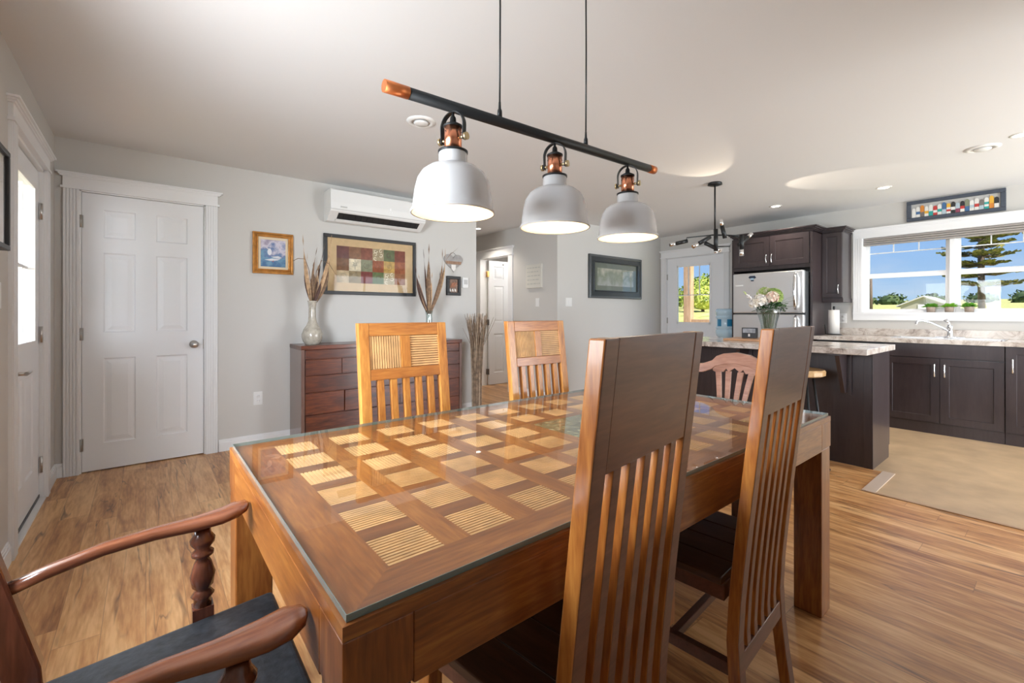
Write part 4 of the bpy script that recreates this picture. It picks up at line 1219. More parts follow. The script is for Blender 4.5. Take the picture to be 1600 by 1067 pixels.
def wall_plate(t, n=1, kind='outlet'):
    w = 0.035 + 0.023 * (n - 1)
    part('plate', MB().box(-w, w, -0.006, 0, -0.058, 0.058), M['plastic'], t, 0.002)
    for k in range(n):
        xx = (k - (n - 1) / 2) * 0.046
        if kind == 'outlet':
            for zz in (-0.021, 0.021):
                s = part('socket_face', MB().mat(0, True).lathe([(0, -0.008), (0.016, -0.008), (0.017, -0.006)], (xx, 0, zz), 16, 'y'), M['plastic'], t)
                part('slots', MB().box(xx - 0.007, xx - 0.005, -0.0088, -0.0078, zz - 0.004, zz + 0.005).box(xx + 0.005, xx + 0.007, -0.0088, -0.0078, zz - 0.004, zz + 0.005), M['slot'], s)
        else:
            part('rocker', MB().box(xx - 0.012, xx + 0.012, -0.010, -0.006, -0.026, 0.026), M['plastic'], t, 0.002)
o = thing('wall_outlet', 'white double wall outlet low on the wall left of the dresser', 'outlet', (0.766, YB, 0.416)); wall_plate(o)
o = thing('wall_outlet', 'white wall outlet above the counter beside the paper towels', 'outlet', (XR, 1.70, 1.105), -PI / 2); wall_plate(o)
o = thing('light_switch', 'single white light switch below the pale wall sign', 'light switch', (XH1, 4.583, 1.315), -PI / 2); wall_plate(o, 1, 'switch')
o = thing('light_switch', 'double white light switch left of the dark framed picture', 'light switch', (4.395, YM, 1.315), 0); wall_plate(o, 2, 'switch')
o = thing('light_switch', 'white light switch by the entry door under the left wall picture', 'light switch', (XL, 2.90, 1.24), PI / 2); wall_plate(o, 2, 'switch')

# pale canvas sign on the hall wall
cs = thing('wall_sign', 'pale cream canvas sign with faint grey words on the hall wall', 'wall sign', (XH1, 4.638, 1.677), -PI / 2)
part('canvas', MB().box(-0.158, 0.158, -0.028, 0, -0.162, 0.162), solid('cream_canvas', (0.66, 0.64, 0.58), 0.8), cs, 0.002)
mb = MB()
random.seed(3)
for r_ in range(5):
    x = -0.13
    while x < 0.11:
        w_ = random.uniform(0.02, 0.07)
        mb.box(x, min(0.135, x + w_), -0.0285, -0.0278, 0.11 - r_ * 0.055, 0.122 - r_ * 0.055); x += w_ + 0.014
part('faint_lettering', mb, solid('faint_grey', (0.50, 0.50, 0.47), 0.8), cs)

# dark framed picture on the middle wall
dp = thing('framed_picture', 'large dark wood framed picture with grey-green mat near the kitchen door', 'picture', (5.385, YM, 1.688))
frame(dp, 1.215, 0.618, 0.10, solid('charcoal_frame', (0.045, 0.052, 0.055), 0.25, coat=0.6), 0.03)
part('frame_bead', (lambda mb: (mb.box(-0.60, 0.60, -0.042, -0.03, 0.275, 0.302).box(-0.60, 0.60, -0.042, -0.03, -0.302, -0.275).box(-0.60, -0.573, -0.042, -0.03, -0.275, 0.275).box(0.573, 0.60, -0.042, -0.03, -0.275, 0.275)))(MB()), solid('charcoal_bead', (0.09, 0.10, 0.105), 0.2, coat=0.8), dp, 0.004)
part('inner_lip', (lambda mb: (mb.box(-0.52, 0.52, -0.038, -0.02, 0.196, 0.218).box(-0.52, 0.52, -0.038, -0.02, -0.218, -0.196).box(-0.52, -0.498, -0.038, -0.02, -0.196, 0.196).box(0.498, 0.52, -0.038, -0.02, -0.196, 0.196)))(MB()), solid('charcoal_lip', (0.025, 0.03, 0.035), 0.25, coat=0.6), dp, 0.003)
part('mat_board', MB().box(-0.508, 0.508, -0.012, -0.002, -0.209, 0.209), solid('sage_mat', (0.17, 0.20, 0.165), 0.7), dp)
m, nt, b = new_mat('pale_reflection_print')  # pale inner print stands in for the window reflected in the glass
tc = nt.nodes.new('ShaderNodeTexCoord'); sx = nt.nodes.new('ShaderNodeSeparateXYZ'); nz = nt.nodes.new('ShaderNodeTexNoise'); nz.inputs['Scale'].default_value = 9; nz.inputs['Detail'].default_value = 6
nt.links.new(tc.outputs['Object'], sx.inputs[0]); nt.links.new(tc.outputs['Object'], nz.inputs['Vector'])
ma = nt.nodes.new('ShaderNodeMath'); ma.operation = 'MULTIPLY_ADD'; ma.inputs[1].default_value = 1.6; nt.links.new(sx.outputs[2], ma.inputs[0]); nt.links.new(nz.outputs['Fac'], ma.inputs[2])
r = nt.nodes.new('ShaderNodeValToRGB'); r.color_ramp.elements[0].position = 0.25; r.color_ramp.elements[0].color = (0.44, 0.46, 0.44, 1); r.color_ramp.elements[1].position = 0.8; r.color_ramp.elements[1].color = (0.56, 0.54, 0.46, 1)
e = r.color_ramp.elements.new(0.55); e.color = (0.26, 0.30, 0.22, 1)
nt.links.new(ma.outputs[0], r.inputs[0]); nt.links.new(r.outputs[0], b.inputs['Base Color'])
part('reflection_print', MB().box(-0.42, 0.42, -0.0135, -0.0123, -0.125, 0.125), m, dp)
part('picture_glass', MB().box(-0.50, 0.50, -0.018, -0.0165, -0.20, 0.20), glass('reflective_glass', (1, 1, 1), 0.02, 1.5, 0.12), dp)

# picture on the left wall next to the entry door
lw = thing('framed_picture', 'black-framed pale picture at the left edge beside the entry door', 'picture', (XL, 2.56, 1.65), PI / 2)
frame(lw, 0.74, 0.43, 0.022, M['black'], 0.038)
part('mat_board', MB().box(-0.35, 0.35, -0.02, -0.004, -0.195, 0.195), M['paper'], lw)
part('pale_print', MB().box(-0.26, 0.27, -0.0215, -0.0203, -0.12, 0.12), solid('pale_print', (0.55, 0.55, 0.53), 0.8, noise=0.2, nscale=20), lw)
part('picture_glass', MB().box(-0.35, 0.35, -0.030, -0.0285, -0.195, 0.195), M['pglass'], lw)

# ------------------------------------------------------------------ dresser
DX0, DX1, DY0, DY1, DZ = 1.02, 2.63, 4.085, 4.468, 0.885
dr = thing('dresser', 'glossy dark reddish dresser with staggered drawer fronts against the back wall', 'dresser', ((DX0 + DX1) / 2, (DY0 + DY1) / 2, 0))
mb = MB().box(DX0 + 0.03, DX1 - 0.03, DY0 + 0.02, DY1, 0.06, DZ - 0.035)
part('carcass', mb, M['dres'], dr, 0, True)
mb = MB().box(DX0, DX0 + 0.03, DY0, DY1, 0, DZ - 0.035).box(DX1 - 0.03, DX1, DY0, DY1, 0, DZ - 0.035)
mb.mat(1).box(DX0 + 0.03, DX1 - 0.03, DY0 + 0.002, DY0 + 0.02, 0.0, 0.075)
part('side_panel', mb, [M['dres_z'], M['dres']], dr, 0.003, True)
part('top', MB().box(DX0 - 0.002, DX1 + 0.002, DY0 - 0.004, DY1 + 0.002, DZ - 0.0345, DZ), M['dres'], dr, 0.003, True)
rows = [(0.768, 0.847, [0.0, 1.0]), (0.628, 0.762, [0.0, 0.20, 0.52, 1.0]), (0.480, 0.622, [0.0, 0.62, 1.0]), (0.290, 0.474, [0.0, 0.215, 0.56, 1.0]), (0.080, 0.284, [0.0, 0.45, 1.0])]
ix0, ix1 = DX0 + 0.033, DX1 - 0.033
kk = 0
for z0, z1, cuts in rows:
    for a, b_ in zip(cuts, cuts[1:]):
        xa, xb = ix0 + (ix1 - ix0) * a + 0.002, ix0 + (ix1 - ix0) * b_ - 0.002
        kk += 1
        dd = 0.008 if kk % 2 else 0.0
        part('drawer_front', MB().box(xa, xb, DY0 - 0.004 + dd, DY0 + 0.0195, z0 + 0.001, z1), M['dres'], dr, 0.003, True)

# vases with dried leaves
v1 = thing('vase', 'tall-necked cream ceramic vase on the left of the dresser', 'vase', (1.155, 4.25, DZ))
pr_ = [(0, 0), (0.055, 0), (0.060, 0.008), (0.078, 0.03), (0.088, 0.065), (0.088, 0.095), (0.075, 0.135), (0.050, 0.170), (0.036, 0.205), (0.031, 0.25), (0.030, 0.32), (0.036, 0.375), (0.042, 0.388), (0.038, 0.390), (0.030, 0.37), (0.024, 0.30), (0.024, 0.21), (0.0, 0.20)]
mb = MB().mat(0, True).lathe(pr_, (0, 0, 0), 32)
part('body', mb, M['ceramic'], v1)
v2 = thing('vase', 'small clear glass vase of dried leaves behind the reed-panelled chair', 'vase', (2.325, 4.25, DZ))
part('body', MB().mat(0, True).lathe([(0, 0), (0.05, 0), (0.055, 0.01), (0.05, 0.08), (0.035, 0.16), (0.033, 0.26), (0.042, 0.31), (0.039, 0.31), (0.029, 0.26), (0.031, 0.16), (0.045, 0.08), (0.045, 0.012), (0, 0.012)], (0, 0, 0), 24), M['wglass'], v2)
def dried_leaf(base, tip, bend, w, mat, label, group, curl=None):
    """long tapering leaf blade; origin at its base"""
    b0, t0 = Vector(base), Vector(tip)
    d = t0 - b0
    n = 12; mb = MB(); 
    sidev = Vector((1, 0.25, 0)).normalized()
    pts = []
    for k in range(n + 1):
        f = k / n
        p = b0 + d * f + Vector(bend) * math.sin(f * PI)
        if curl and f > curl[0]:
            g = (f - curl[0]) / (1 - curl[0]); p = p + Vector(curl[1]) * g * g
        pts.append(p)
    for k, p in enumerate(pts):
        f = k / n; ww = w * (math.sin(min(1, f * 1.15 + 0.12) * PI) ** 0.7 if f < 0.86 else max(0.02, (1 - f) / 0.14 * 0.42))
        tt = (pts[min(n, k + 1)] - pts[max(0, k - 1)]).normalized()
        sv = tt.cross(Vector((0, 1, 0))).normalized()
        q = [p + sv * ww, p + Vector((0, 0.35 * ww + 0.0008, 0)), p - sv * ww, p + Vector((0, 0.35 * ww - 0.0008, 0))]
        mb.v += [tuple(x_ - b0) for x_ in q]
    for i in range(n):
        for q in range(4):
            a = i * 4 + q; b = i * 4 + (q + 1) % 4
            mb.face((a, b, b + 4, a + 4))
    o = mb.build('dried_leaf', mat)
    o.location = base
    return tag(o, label, 'dried leaf', group)
# leaf table for vase 1: tip positions from the photo at y~4.22 (x, z)
def leafset(cx, cz, rows_, labels, group):
    random.seed(11)
    for k, (tx, tz, bx_, w, mk, curl) in enumerate(rows_):
        dy = random.uniform(-0.04, 0.03)
        dried_leaf((cx + (tx - cx) * 0.06, 4.25 + dy * 0.3, cz), (tx, 4.25 + dy, tz), (bx_, 0, 0), w * 1.25, M[mk], labels[k], group, curl)
leafset(1.155, 1.24, [
    (1.072, 1.855, -0.012, 0.014, 'dry2', None), (1.085, 1.60, -0.02, 0.007, 'dry3', None), (1.12, 1.70, -0.02, 0.006, 'dry2', None),
    (1.195, 1.76, -0.02, 0.010, 'dry', None), (1.165, 1.62, 0.0, 0.024, 'dry', None), (1.205, 1.60, 0.01, 0.018, 'dry2', None),
    (1.315, 1.88, 0.03, 0.015, 'dry2', None), (1.30, 1.66, 0.035, 0.020, 'dry', None), (1.25, 1.72, 0.0, 0.006, 'dry3', None),
    (1.27, 1.80, -0.01, 0.005, 'dry', None), (1.23, 1.50, 0.01, 0.012, 'dry3', None)],
    ['tall tan dried leaf leaning left from the ceramic vase, the highest on its left', 'short thin dark dried leaf at the far left of the ceramic vase', 'thin tan dried leaf rising just left of the middle of the ceramic vase',
     'brown dried leaf rising straight up at the middle of the ceramic vase', 'broad brown dried leaf at the centre of the ceramic vase', 'broad tan dried leaf just right of the centre of the ceramic vase',
     'tallest tan dried leaf of the ceramic vase, crossing the corner of the patchwork picture', 'broad brown dried leaf leaning right toward the patchwork picture', 'thin dark dried leaf leaning slightly right from the ceramic vase',
     'very thin brown dried stalk right of the middle of the ceramic vase', 'shortest dark dried leaf in the ceramic vase'], 'dried leaves in the ceramic vase')
for tx, tz, kb in ((1.36, 1.50, 0.06), (0.985, 1.615, -0.01)):
    s = 1 if tx > 1.155 else -1
    o = MB().mat(0, True).tube([(0, 0, 0), (0.03 * s, 0, 0.30), (0.07 * s, -0.02, 0.40), (0.13 * s, -0.03, 0.40 if s < 0 else 0.37), (tx - 1.155, -0.02, tz - 1.24)], [0.003, 0.003, 0.003, 0.003, 0.0015], 6).build('drooping_stem', M['dry'])
    o.location = (1.155, 4.235, 1.24)
    tag(o, 'thin dried stem arching out of the ceramic vase to the %s' % ('right' if s > 0 else 'left'), 'dried stem', 'drooping stems in the ceramic vase')
leafset(2.325, 1.16, [
    (2.16, 1.66, -0.03, 0.020, 'dry3', None), (2.20, 1.58, -0.02, 0.012, 'dry2', None), (2.27, 1.84, 0.0, 0.010, 'dry3', None),
    (2.32, 1.90, -0.005, 0.022, 'dry', None), (2.36, 1.60, 0.0, 0.016, 'dry2', None), (2.46, 1.62, 0.02, 0.012, 'dry3', None),
    (2.47, 1.86, 0.05, 0.016, 'dry', None), (2.52, 1.87, 0.06, 0.010, 'dry2', None), (2.53, 1.84, 0.04, 0.008, 'dry', (0.8, (0.16, 0, 0.05)))],
    ['broad dark dried leaf leaning far left from the glass vase over the picture frame', 'tan dried leaf leaning left from the glass vase', 'narrow dark upright dried leaf just left of the middle of the glass vase',
     'tallest broad brown dried leaf upright in the glass vase', 'short tan dried leaf at the centre of the glass vase', 'short dark dried leaf right of the centre of the glass vase',
     'tall brown dried leaf leaning right from the glass vase', 'tall tan dried leaf leaning right beside the heart sign', 'dried leaf with its tip bent sideways across the heart sign'], 'dried leaves in the glass vase')

# twig bundle by the hall corner
tw = thing('twig_bundle', 'tall bundle of bare twigs standing on the floor beside the dresser', 'twigs', (2.93, 4.24, 0))
mb = MB(); mb2 = MB(); random.seed(5)
for k in range(150):
    an = random.uniform(0, 2 * PI); rb = 0.052 * math.sqrt(random.random()); rt = 0.15 * math.sqrt(random.random())
    x0, y0 = rb * math.cos(an), rb * math.sin(an)
    a2 = an + random.uniform(-0.5, 0.5)
    x1, y1 = rt * math.cos(a2), 0.8 * rt * math.sin(a2)
    h = random.uniform(1.05, 1.17)
    xm, ym = x0 * 1.1, y0 * 1.1
    tgt = mb if k % 3 else mb2
    tgt.tube([(x0, y0, 0.0), (xm, ym, 0.45), (xm * 0.9 + x1 * 0.25, ym * 0.9 + y1 * 0.25, 0.8), (x1, y1, h)], [0.005, 0.0045, 0.0032, 0.0016], 5)
for dx, h in ((0.24, 1.12), (0.27, 1.10), (-0.19, 1.0)):
    mb.tube([(0, 0, 0.4), (dx * 0.25, 0, 0.75), (dx, 0.0, h)], [0.004, 0.003, 0.0014], 5)
part('twigs', mb, M['twig'], tw)
part('pale_twigs', mb2, M['twig2'], tw, label='paler twigs')

# ------------------------------------------------------------------ kitchen cabinets
def bow_handle(t, x, z, L=0.13, y=0.0, name='handle'):
    mb = MB().mat(0, True)
    pts = []
    for k in range(11):
        f = k / 10
        pts.append((x, y - 0.006 - 0.026 * math.sin(PI * f) ** 0.6, z - L / 2 + L * f))
    mb.tube(pts, [0.009, 0.007, 0.0055, 0.0045, 0.0045, 0.0045, 0.0045, 0.0045, 0.0055, 0.007, 0.009], 10)
    return part(name, mb, M['chrome'], t)
def shaker(t, x0, x1, z0, z1, y=-0.02, hx=None, hz=None, st=0.062, L=0.13):
    mb = MB()
    paneled(mb, [x0, x0 + st, x1 - st, x1], [z0, z0 + st, z1 - st, z1], {(1, 1)}, y, 0.0195, 0.007, 0.006, False)
    d = part('cabinet_door', mb, M['cab'], t)
    if hx is not None: bow_handle(d, hx, hz, L, y)
    return d
# all base units: origin at floor on front face; local x = toward smaller y, depth +y local = world +x
FX = 5.90
def base_unit(name, label, ya, yb, cat='cabinet'):
    """ya>yb world y range (left to right in view)"""
    t = thing(name, label, cat, (FX, (ya + yb) / 2, 0), -PI / 2)
    return t, -(ya - yb) / 2, (ya - yb) / 2
t, a, b_ = base_unit('sink_cabinet', 'dark espresso sink base cabinet with two doors under the window', 1.178, 0.338)
part('body', MB().box(a + 0.001, b_ - 0.001, 0, XR - FX - 0.002, 0.0, 0.868), M['cab'], t)
part('false_front', MB().box(a + 0.004, b_ - 0.004, -0.0195, 0, 0.735, 0.864), M['cab'], t, 0.002)
part('plinth', MB().box(a + 0.001, b_ - 0.001, -0.004, -0.0005, 0.0, 0.105), M['cab'], t)
shaker(t, a + 0.004, -0.002, 0.112, 0.727, hx=-0.035, hz=0.615)
shaker(t, 0.002, b_ - 0.004, 0.112, 0.727, hx=0.035, hz=0.615)
t, a, b_ = base_unit('base_cabinet', 'dark espresso base cabinet at the far right edge of the kitchen', 0.336, -0.42)
part('body', MB().box(a + 0.001, b_ - 0.001, 0, XR - FX - 0.002, 0.0, 0.868), M['cab'], t)
part('plinth', MB().box(a + 0.001, b_ - 0.001, -0.004, -0.0005, 0.0, 0.105), M['cab'], t)
shaker(t, a + 0.004, b_ - 0.004, 0.112, 0.864, hx=a + 0.045, hz=0.70)
t, a, b_ = base_unit('dishwasher', 'black dishwasher under the counter behind the island', 1.78, 1.18, 'dishwasher')
part('body', MB().box(a + 0.002, b_ - 0.002, 0, XR - FX - 0.01, 0.0, 0.865), M['black'], t)
part('front_door', MB().box(a + 0.004, b_ - 0.004, -0.022, -0.001, 0.10, 0.76), M['blackm'], t, 0.003)
part('control_panel', MB().box(a + 0.004, b_ - 0.004, -0.022, -0.001, 0.765, 0.862), M['blackm'], t, 0.003)
part('bar_handle', MB().mat(0, True).tube([(a + 0.06, -0.05, 0.78), (b_ - 0.06, -0.05, 0.78)], 0.008, 10).tube([(a + 0.07, -0.05, 0.78), (a + 0.07, -0.02, 0.78)], 0.006, 8).tube([(b_ - 0.07, -0.05, 0.78), (b_ - 0.07, -0.02, 0.78)], 0.006, 8), M['chrome'], t)

CZ0, CZ1 = 0.870, 0.910
ct = thing('countertop', 'mottled beige laminate countertop along the window wall', 'countertop', (6.2, 0.7, CZ0))
# counter with sink cut-out y 0.40..1.12, x 6.02..6.40
sx0, sx1, sy0, sy1 = 6.03, 6.40, 0.36, 1.14
mb = MB().box(5.87, sx0, -0.42, 1.80, CZ0, CZ1).box(sx1, XR - 0.002, -0.42, 1.80, CZ0, CZ1).box(sx0, sx1, -0.42, sy0, CZ0, CZ1).box(sx0, sx1, sy1, 1.80, CZ0, CZ1)
part('slab', mb, M['granite'], ct, 0, True)
part('backsplash', MB().box(XR - 0.022, XR - 0.002, -0.42, 1.80, CZ1, 0.99), M['granite'], ct, 0.003, True)
sk = thing('kitchen_sink', 'stainless double sink set in the counter under the window', 'sink', (6.215, 0.75, CZ1))
mb = MB()
mb.box(sx0 - 0.015, sx1 + 0.015, sy0 - 0.015, sy0 + 0.012, CZ1 + 0.0005, CZ1 + 0.006).box(sx0 - 0.015, sx1 + 0.015, sy1 - 0.012, sy1 + 0.015, CZ1 + 0.0005, CZ1 + 0.006)
mb.box(sx0 - 0.015, sx0 + 0.012, sy0, sy1, CZ1 + 0.0005, CZ1 + 0.006).box(sx1 - 0.06, sx1 + 0.015, sy0, sy1, CZ1 + 0.0005, CZ1 + 0.006).box(sx0, sx1 - 0.06, 0.735, 0.765, CZ1 - 0.02, CZ1 + 0.006)
part('rim', mb, M['steel'], sk, 0.002, True)
for y0, y1, nm in ((sy0 + 0.012, 0.735, 'basin'), (0.765, sy1 - 0.012, 'basin')):
    mb = MB(); x0, x1, zz = sx0 + 0.012, sx1 - 0.06, CZ1 - 0.018
    mb.box(x0, x1, y0, y1, zz - 0.002, zz).box(x0, x0 + 0.002, y0, y1, zz, CZ1).box(x1 - 0.002, x1, y0, y1, zz, CZ1).box(x0, x1, y0, y0 + 0.002, zz, CZ1).box(x0, x1, y1 - 0.002, y1, zz, CZ1)
    part(nm, mb, M['steel'], sk, 0, True)
fc = thing('faucet', 'chrome kitchen faucet at the sink below the window', 'faucet', (6.375, 0.745, CZ1 + 0.006))
part('base_plate', MB().mat(0, True).lathe([(0, 0), (0.055, 0), (0.05, 0.01), (0.03, 0.014), (0, 0.014)], (0, 0, 0), 24).mat(0, False).box(-0.025, 0.025, -0.11, 0.11, 0.0, 0.008), M['chrome'], fc)
part('body', MB().mat(0, True).lathe([(0.03, 0.012), (0.024, 0.03), (0.021, 0.09), (0.026, 0.105), (0.022, 0.12), (0, 0.125)], (0, 0, 0), 20), M['chrome'], fc)
part('spout', MB().mat(0, True).tube([(0, 0, 0.06), (-0.05, 0.06, 0.105), (-0.10, 0.13, 0.150), (-0.14, 0.19, 0.172), (-0.165, 0.225, 0.168), (-0.17, 0.232, 0.145), (-0.17, 0.232, 0.128)], [0.013, 0.012, 0.011, 0.010, 0.010, 0.012, 0.012], 12), M['chrome'], fc)
part('lever', MB().mat(0, True).tube([(0, 0, 0.11), (-0.01, 0.012, 0.15), (-0.02, 0.035, 0.183)], [0.016, 0.012, 0.017], 12, flat=0.6), M['chrome'], fc)

# fridge surround: panel + over-fridge cabinet + small wall cabinet
t = thing('fridge_side_panel', 'tall dark espresso panel between the fridge and the counter', 'panel', (6.23, 1.834, 0))
part('panel', MB().box(5.90, XR - 0.002, 1.822, 1.846, 0, 2.10), M['cab'], t, 0.001, True)
def crown(mb, x0, x1, d, z, y0=0.0, left=True, right=True):
    """stepped crown moulding round front (-y) and sides of a cabinet whose front is at y0 and depth d"""
    for k, (o_, a_, b2) in enumerate(((0.006, 0, 0.012), (0.018, 0.012, 0.026), (0.034, 0.026, 0.042), (0.048, 0.042, 0.058))):
        mb.box(x0 - (o_ if left else 0), x1 + (o_ if right else 0), y0 - o_, d, z + a_, z + b2)
t = thing('wall_cabinet', 'dark espresso two-door cabinet above the fridge', 'cabinet', (5.93, 2.284, 1.70), -PI / 2)
hw = 0.4365
part('body', MB().box(-hw, hw, 0, XR - 5.93 - 0.002, 0, 0.415), M['cab'], t)
shaker(t, -hw + 0.01, -0.002, 0.045, 0.405, hx=-0.03, hz=0.13, L=0.11)
shaker(t, 0.002, hw - 0.01, 0.045, 0.405, hx=0.03, hz=0.13, L=0.11)
mb = MB(); crown(mb, -hw - 0.001, hw + 0.024, XR - 5.93 - 0.002, 0.4155)
part('crown_moulding', mb, M['cab'], t, 0.002)
part('filler_panel', MB().box(-hw - 0.024, -hw - 0.001, 0, XR - 5.93 - 0.002, -1.70, 0.415), M['cab'], t)
t = thing('wall_cabinet', 'narrow dark espresso wall cabinet between the fridge panel and the window', 'cabinet', (6.225, 1.72, 1.305), -PI / 2)
part('body', MB().box(-0.0995, 0.0995, 0, XR - 6.225 - 0.002, 0, 0.80), M['cab'], t, 0.001)
shaker(t, -0.097, 0.097, 0.048, 0.795, hx=0.066, hz=0.14, st=0.045, L=0.11)
mb = MB(); crown(mb, -0.0995, 0.0995, XR - 6.225 - 0.002, 0.8005, -0.004, False, True)
part('crown_moulding', mb, M['cab'], t, 0.002)
part('light_rail', MB().box(-0.0995, 0.1065, -0.006, XR - 6.225 - 0.002, -0.012, 0.035), M['cab'], t, 0.002)

# fridge
fg = thing('refrigerator', 'stainless steel top-freezer refrigerator under the dark cabinet', 'refrigerator', (5.75, 2.255, 0), -PI / 2)
hw = 0.395
part('body', MB().box(-hw + 0.003, hw - 0.003, 0.062, 0.78, 0.02, 1.645), M['steel_dk'], fg, 0.004)
fd = part('freezer_door', MB().box(-hw, hw, 0, 0.058, 1.166, 1.655), M['steel'], fg, 0.014, seg=4)
rd = part('fridge_door', MB().box(-hw, hw, 0, 0.058, 0.07, 1.152), M['steel'], fg, 0.014, seg=4)
mb = MB().mat(0, True).tube([(0.315, -0.004, 1.215), (0.318, -0.045, 1.26), (0.318, -0.058, 1.36), (0.318, -0.058, 1.48), (0.318, -0.040, 1.58), (0.315, -0.004, 1.62)], [0.016, 0.018, 0.019, 0.019, 0.018, 0.014], 12)
part('handle', mb, M['chrome'], fd)
mb = MB().mat(0, True).tube([(0.315, -0.004, 1.13), (0.318, -0.045, 1.09), (0.318, -0.058, 0.98), (0.318, -0.058, 0.70), (0.318, -0.040, 0.56), (0.315, -0.004, 0.50)], [0.016, 0.018, 0.019, 0.019, 0.018, 0.014], 12)
part('handle', mb, M['chrome'], rd)
part('base_grille', MB().box(-hw + 0.01, hw - 0.01, 0.03, 0.06, 0.01, 0.065), M['black'], fg)
part('name_plate', MB().box(-0.365, -0.275, -0.003, 0.0, 1.50, 1.517), M['plastic'], fd)
mg = thing('fridge_magnet', 'dark blue helmet-shaped magnet on the freezer door', 'magnet', (5.7485, 2.414, 1.585), -PI / 2)
part('badge', MB().prism([(-0.045, 0.015), (-0.03, 0.035), (0.03, 0.035), (0.045, 0.01), (0.02, 0.0), (0.015, -0.03), (-0.015, -0.03), (-0.02, 0.0)], -0.006, -0.001, 'y'), solid('magnet_blue', (0.02, 0.035, 0.07), 0.3), mg)
part('badge_trim', MB().box(-0.02, 0.018, -0.008, -0.0061, -0.015, 0.008), solid('magnet_light', (0.35, 0.5, 0.62), 0.3), mg)

# water dispenser and bottle
wd = thing('water_dispenser', 'white water dispenser standing left of the fridge', 'water dispenser', (6.2, 2.945, 0))
part('cabinet', MB().box(6.05, 6.35, 2.80, 3.09, 0.0, 0.80), M['plastic'], wd, 0.015, True, seg=3)
part('tap', MB().box(6.02, 6.05, 2.90, 2.93, 0.62, 0.66).box(6.02, 6.05, 2.96, 2.99, 0.62, 0.66), M['plastic2'], wd, 0.003, True)
part('collar', MB().mat(0, True).lathe([(0, 0.80), (0.12, 0.80), (0.125, 0.825), (0.09, 0.832), (0, 0.832)], (6.2, 2.945, 0), 32), M['plastic'], wd, 0, True)
wb = thing('water_bottle', 'large ribbed blue water jug upside down on the dispenser', 'water jug', (6.2, 2.985, 0.832))
wb.location = (6.2, 2.945, 0.833)
bp_ = [(0, 0.0), (0.10, 0.0), (0.125, 0.02), (0.136, 0.05), (0.136, 0.10), (0.126, 0.108), (0.126, 0.118), (0.136, 0.126), (0.136, 0.135), (0.126, 0.145), (0.124, 0.26), (0.136, 0.270), (0.136, 0.285), (0.126, 0.293), (0.126, 0.303), (0.136, 0.312), (0.136, 0.365), (0.128, 0.385), (0.115, 0.393), (0, 0.393)]
part('jug', MB().mat(0, True).lathe(bp_, (0, 0, 0), 36), solid('blue_jug', (0.64, 0.86, 1.0), 0.12, trans=0.2, coat=0.5), wb)
jl = solid('jug_label', (0.02, 0.22, 0.42), 0.3)
for an in (2.55, 3.65, 4.7):
    mb = MB()
    for k in range(5):
        a0 = an + k * 0.1; a1 = a0 + 0.1
        mb.hexa([(0.125 * math.cos(a0), 0.125 * math.sin(a0), 0.155), (0.125 * math.cos(a1), 0.125 * math.sin(a1), 0.155), (0.128 * math.cos(a1), 0.128 * math.sin(a1), 0.155), (0.128 * math.cos(a0), 0.128 * math.sin(a0), 0.155),
                 (0.125 * math.cos(a0), 0.125 * math.sin(a0), 0.25), (0.125 * math.cos(a1), 0.125 * math.sin(a1), 0.25), (0.128 * math.cos(a1), 0.128 * math.sin(a1), 0.25), (0.128 * math.cos(a0), 0.128 * math.sin(a0), 0.25)])
    part('label', mb, jl, wb, label='deep blue label patch')

# ------------------------------------------------------------------ island
IX0, IX1, IY0, IY1 = 4.19, 4.69, 0.903, 2.60
isl = thing('kitchen_island', 'dark espresso kitchen island with pale mottled counter', 'kitchen island', ((IX0 + IX1) / 2, (IY0 + IY1) / 2, 0))
part('body', MB().box(IX0 + 0.005, IX1, IY0 + 0.005, IY1, 0, 0.866), M['cab'], isl, 0, True)
mb = MB()
mb.box(IX0, IX0 + 0.0045, IY0 + 0.005, IY0 + 0.055, 0, 0.866).box(IX0, IX1 - 0.03, IY0, IY0 + 0.0045, 0, 0.866)
mb.box(IX1 - 0.03, IX1, IY0, IY0 + 0.0045, 0.1, 0.866)
part('corner_trim', mb, M['cab'], isl, 0.001, True)
part('counter', MB().box(3.90, 4.72, 0.872, 2.63, 0.8665, 0.910), M['granite'], isl, 0.004, True, label='pale mottled laminate counter')
for yb in (1.075, 1.80, 2.45):
    mb = MB()
    mb.box(4.172, 4.19, yb - 0.045, yb + 0.045, 0.54, 0.866)
    mb.box(3.93, 4.172, yb - 0.045, yb + 0.045, 0.852, 0.866)
    mb.prism([(3.99, 0.852), (4.172, 0.852), (4.172, 0.555), (4.135, 0.555)], yb - 0.014, yb + 0.014, 'y')
    part('bracket', mb, M['cab'], isl, 0.001, True)

# bar stool
st = thing('bar_stool', 'stool with pale wooden seat and thin black legs at the island', 'stool', (3.92, 1.30, 0), 0)
mb = MB().mat(0, False)
part('seat', MB().mat(0, False).lathe([(0, 0.685), (0.155, 0.685), (0.170, 0.693), (0.172, 0.722), (0.165, 0.735), (0.12, 0.729), (0, 0.727)], (0, 0, 0), 14), M['stoolw'], st)
for k in range(4):
    an = PI / 4 + k * PI / 2
    c_, s_ = math.cos(an), math.sin(an)
    part('leg', MB().mat(0, True).tube([(0.10 * c_, 0.10 * s_, 0.684), (0.19 * c_, 0.19 * s_, 0.008)], 0.009, 8), M['blackm'], st)
mb = MB().mat(0, True); ring = [(0.157 * math.cos(2 * PI * k / 24), 0.157 * math.sin(2 * PI * k / 24), 0.25) for k in range(25)]
part('foot_ring', mb.tube(ring, 0.006, 8), M['blackm'], st)

